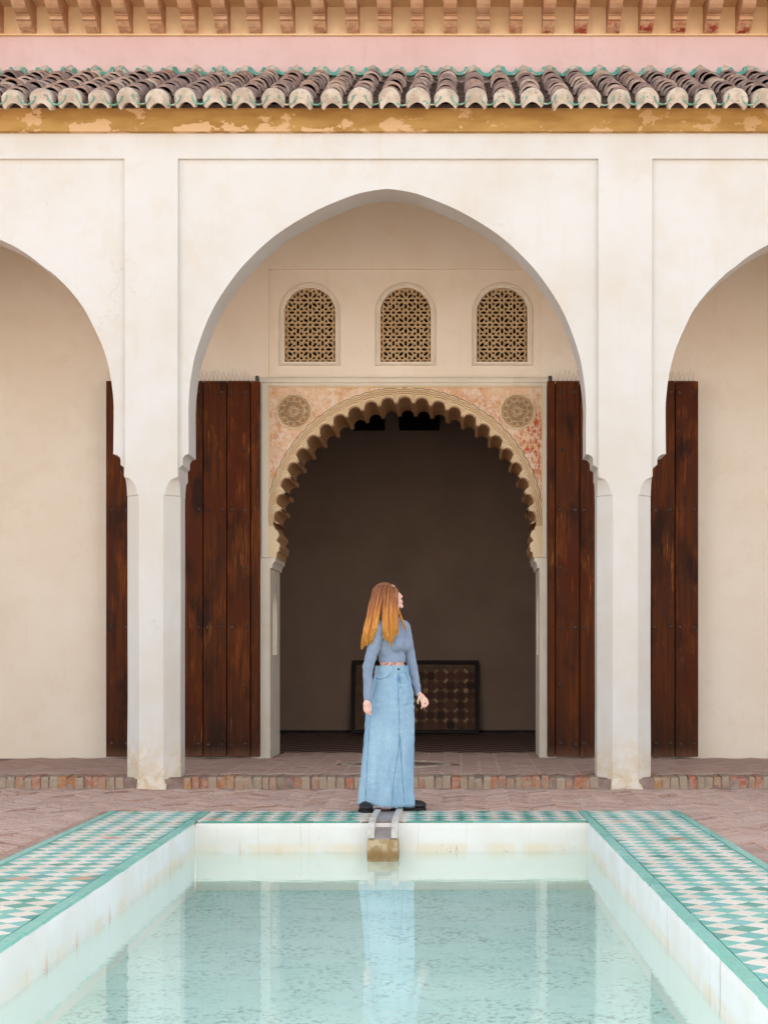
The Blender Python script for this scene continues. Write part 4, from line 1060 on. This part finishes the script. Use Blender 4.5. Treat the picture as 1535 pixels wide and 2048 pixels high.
YAW = R(56); fw_ = Vector((math.sin(YAW), -math.cos(YAW), 0)); rt = Vector((-math.cos(YAW), -math.sin(YAW), 0))     # facing; her right
RM = Matrix((( -rt.x, -fw_.x, 0), (-rt.y, -fw_.y, 0), (0, 0, 1)))            # local x = her left, local y = back
TC = Vector((.028, .01, 0))
def tp(f, s, z): return TC + fw_ * f + rt * s + Vector((0, 0, z))
HC = Vector((.0, .0, 1.568)); TILT = R(20)
HR = Matrix.Rotation(-TILT, 3, 'Y') @ Matrix.Rotation(R(-6), 3, 'Z')
def hp(f, s, u): return HC + HR @ Vector((f, -s, u))
# arms
nsh, nel, nwr = tp(-.005, .150, 1.335), pp(738, 1336, -.135), pp(737, 1396, -.165)
fsh, fel, fwr = tp(0, -.150, 1.352), pp(822, 1330, .115), pp(835, 1386, .075)

def torso(mb, g):
    mb.ell(tp(.0, 0, 1.235), (.135 + g, .098 + g, .165), RM); mb.ell(tp(.005, 0, 1.10), (.108 + g, .086 + g, .17), RM)
    mb.limb([tp(-.01, .135, 1.345), tp(-.005, 0, 1.375), tp(-.01, -.135, 1.355)], [.048 + g, .062 + g, .048 + g])
    for s in (-1, 1): mb.ell(tp(.078, s * .046, 1.228), (.062 + g, .054 + g, .058 + g), RM)
def arm_pts(a, b, c):
    return [a, a.lerp(b, .5) + Vector((0, -.004, 0)), b, b.lerp(c, .45), c]
body = MB(); torso(body, -.004)
body.ell(Vector((.03, .01, .95)), (.118, .09, .15))
body.limb([tp(-.005, 0, 1.36), tp(.0, 0, 1.44), hp(-.028, 0, -.06)], [.062, .05, .048])
for a, b, c in ((nsh, nel, nwr), (fsh, fel, fwr)): body.limb(arm_pts(a, b, c) , [.042, .038, .034, .030, .019])
# legs down to the ankles
lf, rf = Vector((-.125, -.045, .09)), Vector((.075, .015, .09))
for hs, ft in ((-.045, lf), (.075, rf)):
    hip = Vector((.03 + hs, .02, .88)); kn = hip.lerp(ft, .5) + fw_ * .02
    body.limb([hip, hip.lerp(kn, .5), kn, kn.lerp(ft, .4), ft], [.07, .062, .048, .046, .034])
# head
body.ell(hp(-.014, 0, .028), (.090, .072, .084), HR); body.ell(hp(.034, 0, -.02), (.050, .058, .078), HR); body.ell(hp(.040, 0, .035), (.043, .058, .05), HR); body.ell(hp(.050, 0, -.045), (.036, .048, .045), HR)
body.ell(hp(.028, 0, -.068), (.052, .046, .038), HR); body.ell(hp(.070, 0, -.096), (.017, .019, .016), HR)
body.limb([hp(.078, 0, .016), hp(.088, 0, -.008), hp(.097, 0, -.028)], [.009, .010, .0105]); body.ell(hp(.088, 0, -.034), (.014, .017, .009), HR)
body.ell(hp(.084, 0, -.058), (.012, .022, .0075), HR); body.ell(hp(.083, 0, -.0715), (.011, .019, .0075), HR)
for s in (-1, 1):
    body.ell(hp(.072, s * .028, .022), (.014, .022, .009), HR); body.ell(hp(.060, s * .034, -.025), (.022, .02, .02), HR)
# near hand: hanging, loosely curled
def finger(mb, pts, r0, r1): n = len(pts); mb.limb(pts, [r0 + (r1 - r0) * i / (n - 1) for i in range(n)], 10)
w0 = nwr; dn = Vector((0, 0, -1))
mp = pp(735.5, 1408, -.172)
body.limb([w0, w0.lerp(mp, .5), mp], [.019, .022, .021]); body.ell(mp, (.025, .016, .030))
for k, (dx, dy, ln) in enumerate(((-.018, .004, .050), (-.008, -.005, .058), (.003, -.008, .060), (.013, -.006, .053))):
    b0 = mp + Vector((dx, dy, -.022)); finger(body, [b0, b0 + Vector((.002, -.003, -ln * .42)), b0 + Vector((.012, .004, -ln * .75)), b0 + Vector((.021, .014, -ln * .93))], .0074, .0056)
tb = mp + Vector((.020, -.010, .012)); finger(body, [tb, tb + Vector((.012, -.006, -.026)), tb + Vector((.012, -.004, -.052)), tb + Vector((.006, .0, -.062))], .0084, .006)
# far hand: swinging out, fingers apart
mp = pp(842.5, 1395, .055)
dv = Vector((.55, -.25, -.8)).normalized(); sv = Vector((.82, .1, .56)).normalized()
body.limb([fwr, fwr.lerp(mp, .5), mp], [.018, .021, .020]); body.ell(mp, (.023, .015, .026))
for k, (o_, ln, e) in enumerate(((-.021, .050, -.14), (-.008, .058, -.03), (.006, .060, .08), (.018, .053, .22))):
    b0 = mp + sv * o_ + dv * .014; d2 = (dv + sv * e).normalized()
    finger(body, [b0, b0 + d2 * ln * .45, b0 + d2 * ln * .75 + Vector((-.004, -.004, -.010)), b0 + d2 * ln * .98 + Vector((-.014, -.006, -.018))], .0070, .0054)
tb = mp + Vector((-.022, -.014, -.004)); finger(body, [tb, tb + Vector((-.006, -.010, -.026)), tb + Vector((-.004, -.010, -.044))], .0082, .006)
bm_ = blob_mesh(body, .0042, 4, 'body'); bm_.materials.append(M['skin']); link('body', bm_, person)
# eyes and brows
for s in (-1, 1):
    MB().ell(hp(.080, s * .030, .002), (.005, .011, .0035), HR, 12, 8).build('eye', M['eye'], person, smooth='all')
    MB().tube([hp(.086, s * .014, .024), hp(.088, s * .028, .029), hp(.076, s * .045, .024)], [.0022, .0026, .0015], 5).build('eyebrow', M['hair'], person)
# crop top
t1 = MB(); torso(t1, .006); t1.limb([tp(-.004, 0, 1.36), tp(-.002, 0, 1.415)], [.07, .055])
tm = blob_mesh(t1, .006, 5, 'crop_top'); cut_below(tm, 1.092)
t2 = MB()
for a, b, c in ((nsh, nel, nwr), (fsh, fel, fwr)):
    P = arm_pts(a, b, c + (c - b).normalized() * .005); t2.limb(P, [.051, .045, .040, .035, .0265])
tm2 = blob_mesh(t2, .006, 4, 'sleeves')
b = bmesh.new(); b.from_mesh(tm); b.from_mesh(tm2)
for v in b.verts:       # soft drag folds under the bust and at the elbow and cuff
    p = v.co; n_ = noise.noise(Vector((p.x * 9, p.y * 9, p.z * 30 + p.x * 12)))
    v.co += v.normal * (.0035 * n_ * (1.6 if p.z < 1.2 else .7))
b.to_mesh(tm); b.free(); tm.polygons.foreach_set('use_smooth', [True] * len(tm.polygons)); tm.materials.append(M['jersey'])
top = link('crop_top', tm, person)
# skirt
prof = [(1332, 783.5, 32, .112), (1345, 783, 33.5, .116), (1362, 783, 38, .120), (1382, 783, 42, .124), (1402, 781, 45, .130), (1425, 778, 48.5, .136), (1460, 777, 49.5, .142), (1500, 775, 51, .148), (1540, 773, 53, .156), (1575, 772, 55.5, .166), (1598, 772, 58, .176), (1608, 772.5, 59, .180)]
def sk(py):
    for a, b in zip(prof, prof[1:]):
        if a[0] <= py <= b[0]:
            t = (py - a[0]) / (b[0] - a[0]); return [a[i] + (b[i] - a[i]) * t for i in (1, 2, 3)]
    return prof[-1][1:] if py > 1608 else prof[0][1:]
def sk_pt(ang, py, off=0):
    cx, hw_, hd = sk(py); a = hw_ / PS; t = (py - 1332) / 276
    fold = .013 * t * math.sin(5 * ang + 1.2 + 2 * t) + .024 * t * t * noise.noise(Vector((math.cos(ang) * 2.2, math.sin(ang) * 2.2, t * 1.5)))
    wr = .0045 * noise.noise(Vector((ang * 3 + t * 4, t * 22, 3))) * (1 if t > .05 else 0) + .004 * math.exp(-((t - .28) / .06) ** 2) * math.sin(t * 130 + ang * 2)
    r_ = 1 + (fold + wr + off) / a
    return Vector(((cx - 775) / PS + a * math.cos(ang) * r_, .01 + hd * math.sin(ang) * r_, CH + (VY - py) / PS))
def front(px, py, off=.002):
    cx, hw_, hd = sk(py); c = max(-.98, min(.98, (px - cx) / hw_)); return sk_pt(-math.acos(c), py, off)
mb = MB(); nr, na = 90, 128; rings = []
for i in range(nr + 1):
    py = 1332 + 276 * i / nr
    r_ = []
    for j in range(na):
        an = 2*math.pi*j/na; q = py
        if i == nr: q += 1.6 * noise.noise(Vector((j * .9, 2, 0))) + 3 * math.sin(an * 1 + 2.2)
        r_.append(sk_pt(an, min(q, 1613)) if i < nr else sk_pt(an, 1608) + Vector((0, 0, -(q - py) / PS)))
    rings.append(r_)
inn = [[p * 1 for p in r_] for r_ in rings]
mb.loft(rings, caps=False); skirt = mb.build('skirt', M['denim'], person, smooth='all')
so = skirt.modifiers.new('thick', 'SOLIDIFY'); so.thickness = .004; so.offset = -1
wb = MB(); wr_ = lambda py, off: [sk_pt(2*math.pi*j/64, py, off) for j in range(64)]
wb.loft([wr_(1345.5, -.002), wr_(1345.5, .0035), wr_(1333, .0035), wr_(1332, .0025), wr_(1332, -.003)], caps=False); wb.build('waistband', M['denim'], skirt, smooth=True)
def seam(pts, rad=.0022, dark=True, nm='seam'):
    P = []
    for (a, b) in zip(pts, pts[1:]):
        for i in range(8): t = i / 8; P.append(front(a[0] + (b[0]-a[0])*t, a[1] + (b[1]-a[1])*t, .001))
    P.append(front(*pts[-1], .001)); MB().tube(P, rad, 5).build(nm, M['stitch_dark' if dark else 'stitch'], skirt, smooth='all')
seam([(757, 1366), (745, 1400), (742, 1430), (738, 1500), (734, 1560), (731, 1603)])
seam([(797, 1346), (797, 1396), (799, 1440), (799, 1490), (791, 1540), (786, 1590), (784, 1606)], .0024)
seam([(799, 1462), (803, 1510), (807, 1560), (811, 1603)], .0024)
seam([(801.5, 1346), (801.5, 1398), (802, 1440)], .0018, False); seam([(803, 1346), (803, 1378), (799, 1394)], .002, False)
seam([(753, 1357), (762, 1359), (772, 1356), (780, 1350), (783.5, 1345)], .0026); seam([(753, 1361), (763, 1362.5), (774, 1359), (783, 1352), (786, 1345)], .002, False)
seam([(811, 1346), (814, 1356), (818, 1362)], .0024)
bt = front(797, 1339, .006); MB().ell(bt, (.009, .005, .009), None, 12, 8).build('button', M['iron'], skirt, smooth='all')
for px in (766, 788, 808):
    P = [front(px, y, .006) for y in (1330, 1335, 1340, 1347)]; MB().tube(P, .0042, 4).build('belt_loop', M['denim'], skirt)
fr = MB()      # frayed threads along the raw hem
for k in range(150):
    an = -math.pi * rr.random(); p0 = sk_pt(an, 1608) + Vector((0, 0, -(3 * math.sin(an + 2.2)) / PS)); fr.tube([p0 + Vector((0, 0, .004)), p0 + Vector((rr.uniform(-.005, .005), rr.uniform(-.003, .003), -rr.uniform(.004, .013)))], .0009, 3)
fr.build('frayed_hem', M['stitch'], skirt)
# shoes
def shoe(cx, cy, ang, ln, wd, label=None):
    Rz = Matrix.Rotation(ang, 3, 'Z'); q = lambda x, y, z: Vector((cx, cy, 0)) + Rz @ Vector((x, y, z))
    m1 = MB(); m1.ell(q(ln * .25, 0, .044), (ln * .27, wd * .52, .036), Rz); m1.ell(q(-ln * .28, 0, .05), (ln * .21, wd * .44, .042), Rz); m1.ell(q(0, 0, .045), (ln * .3, wd * .42, .036), Rz); m1.ell(q(-ln * .18, 0, .072), (ln * .18, wd * .38, .03), Rz)
    me = blob_mesh(m1, .004, 4, 'shoe'); me.materials.append(M['shoe']); o = link('shoe', me, person)
    n = 40; ol = []
    for i in range(n):
        a = 2*math.pi*i/n; x = math.cos(a); w_ = wd * (.52 if x > 0 else .45) * (1 - .1 * math.cos(2*a)); ol.append((ln * .51 * math.copysign(abs(x) ** .8, x), w_ * math.copysign(abs(math.sin(a)) ** .8, math.sin(a))))
    rg = lambda s, z: [q(x * s, y * s, z) for x, y in ol]
    MB().loft([rg(.98, 0), rg(1, .004), rg(1, .02), rg(.97, .025)]).build('sole', M['sole'], o, smooth=True)
shoe(-.157, -.105, R(-82), .25, .098); shoe(.150, .0, R(-8), .262, .096)
# hair: a close cap under many fine locks
cap = MB(); cap.ell(hp(-.020, 0, .030), (.096, .080, .089), HR); cap.ell(hp(-.045, 0, -.02), (.062, .074, .085), HR)
cmh = blob_mesh(cap, .006, 3, 'hair_cap'); b = bmesh.new(); b.from_mesh(cmh)
iv = HR.inverted(); kill = []
for v in b.verts:
    l = iv @ (v.co - HC)
    if l.x > .056 + .7 * max(0, l.z - .02) and l.z < .08: kill.append(v)
bmesh.ops.delete(b, geom=kill, context='VERTS'); b.to_mesh(cmh); b.free(); cmh.materials.append(M['hair'])
hr = MB(); hr.v = [tuple(v.co) for v in cmh.vertices]; hr.f = [tuple(p.vertices) for p in cmh.polygons]
def bez(P, n=14):
    P = [Vector(p) for p in P]; return [Vector((*q, )) for q in [tuple(sum(c * p[a] for c, p in zip(w_, P)) for a in range(3)) for w_ in [((1-t)**3, 3*t*(1-t)**2, 3*t*t*(1-t), t**3) for t in [i/(n-1) for i in range(n)]]]]
r4 = random.Random(12)
def lock(pts, r0):
    n = len(pts); k = r4.uniform(0, 50)
    pts = [p + Vector((noise.noise(Vector((k, i * .35, 0))), noise.noise(Vector((k, i * .35, 9))), 0)) * .011 * (i / n) for i, p in enumerate(pts)]
    hr.tube(pts, [r0 * (.75 + .4 * math.sin(math.pi * i / (n - 1))) * (1 if i < n - 3 else (n - i) / 4) for i in range(n)], 5)
for k in range(900):
    s = r4.random(); lay = r4.random(); cl = (int(s * 22) + .5) / 22; sr = s; s = s + (cl - s) * .62; rc = random.Random(int(sr * 22) + 77); ce, cx_ = rc.uniform(-10, 3), rc.uniform(-2.5, 2.5)
    # root along the parting on top of the head, falling down the near side
    rx = 748 + 48 * sr; ry = 1186 - 14 * math.sin(math.pi * min(1, sr * .72 + .18)) - r4.uniform(0, 2)
    root = pp(rx, ry, -.008 - .055 * r4.random() * math.sin(math.pi * (.15 + .6 * s)))
    dep = -.082 - .022 * lay
    if s < .52:
        u = s / .52; ex_, ey = 725 + 29 * u ** 1.1 + r4.uniform(-2, 2), 1300 - 22 * u ** 2 - 12 * r4.random() ** 2 + ce; mx_ = 742 + 22 * u; edep = -.165 - .035 * lay + .06 * (1 - u) ** 2
    else:
        u = (s - .52) / .48; ex_, ey = 771 + 25 * u + r4.uniform(-2, 2), 1272 + 16 * math.sin(math.pi * min(1, u * 1.1 + .1)) + 5 - 12 * r4.random() ** 2 + ce; mx_ = 763 + 33 * u; edep = -.165 - .03 * lay
    ex_ += cx_
    c1 = pp(rx + (mx_ - rx) * .75, ry + 14, dep * .95); c2 = pp(mx_ + (ex_ - mx_) * .45, 1236, dep - .045)
    lock(bez([root, c1, c2, pp(ex_, ey, edep)]), r4.uniform(.0020, .0042))
for k in range(420):     # hair down the back and the far side
    s = r4.random(); t = r4.random()
    root = pp(746 + 20 * s, 1190 - 10 * s, -.05 + .10 * t)
    ex_ = 726 + 26 * s + r4.uniform(-2, 2); ey = 1294 - 14 * s + r4.uniform(-8, 3)
    lock(bez([root, pp(741 + 8 * s, 1212, -.08 + .15 * t), pp(734 + 18 * s, 1245, -.10 + .15 * t), pp(ex_, ey, -.14 + .17 * t)]), r4.uniform(.0026, .0044))
for k in range(110):     # fringe swept down over the temple
    s = r4.random(); a = 776 + 15 * s + r4.uniform(-1, 1); dp = -.012 - .05 * r4.random()
    lock(bez([pp(a, 1172.5 + 6 * max(0, s - .4) + r4.uniform(-.5, 1), dp), pp(a + 4, 1180, dp - .035), pp(791 + 3 * s, 1200, -.088), pp(789 + 7 * s, 1236, -.11)]), r4.uniform(.0022, .0038))
for k in range(16):      # one lock over the far shoulder
    lock(bez([pp(790, 1182, .05), pp(792, 1215, .07), pp(802 + r4.uniform(-2, 2), 1238, -.01), pp(812 + r4.uniform(-2, 2), 1258 + r4.uniform(-5, 4), -.035)]), .004)
for k in range(14):      # stray hairs
    a = r4.uniform(755, 795); hr.tube(bez([pp(a, 1176, -.03), pp(a + r4.uniform(-4, 4), 1168, -.03), pp(a + r4.uniform(-10, 10), 1166, -.03), pp(a + r4.uniform(-16, 14), 1172, -.03)], 8), .0007, 3)
hr.build('hair', M['hair'], person, smooth='all', fix=False)
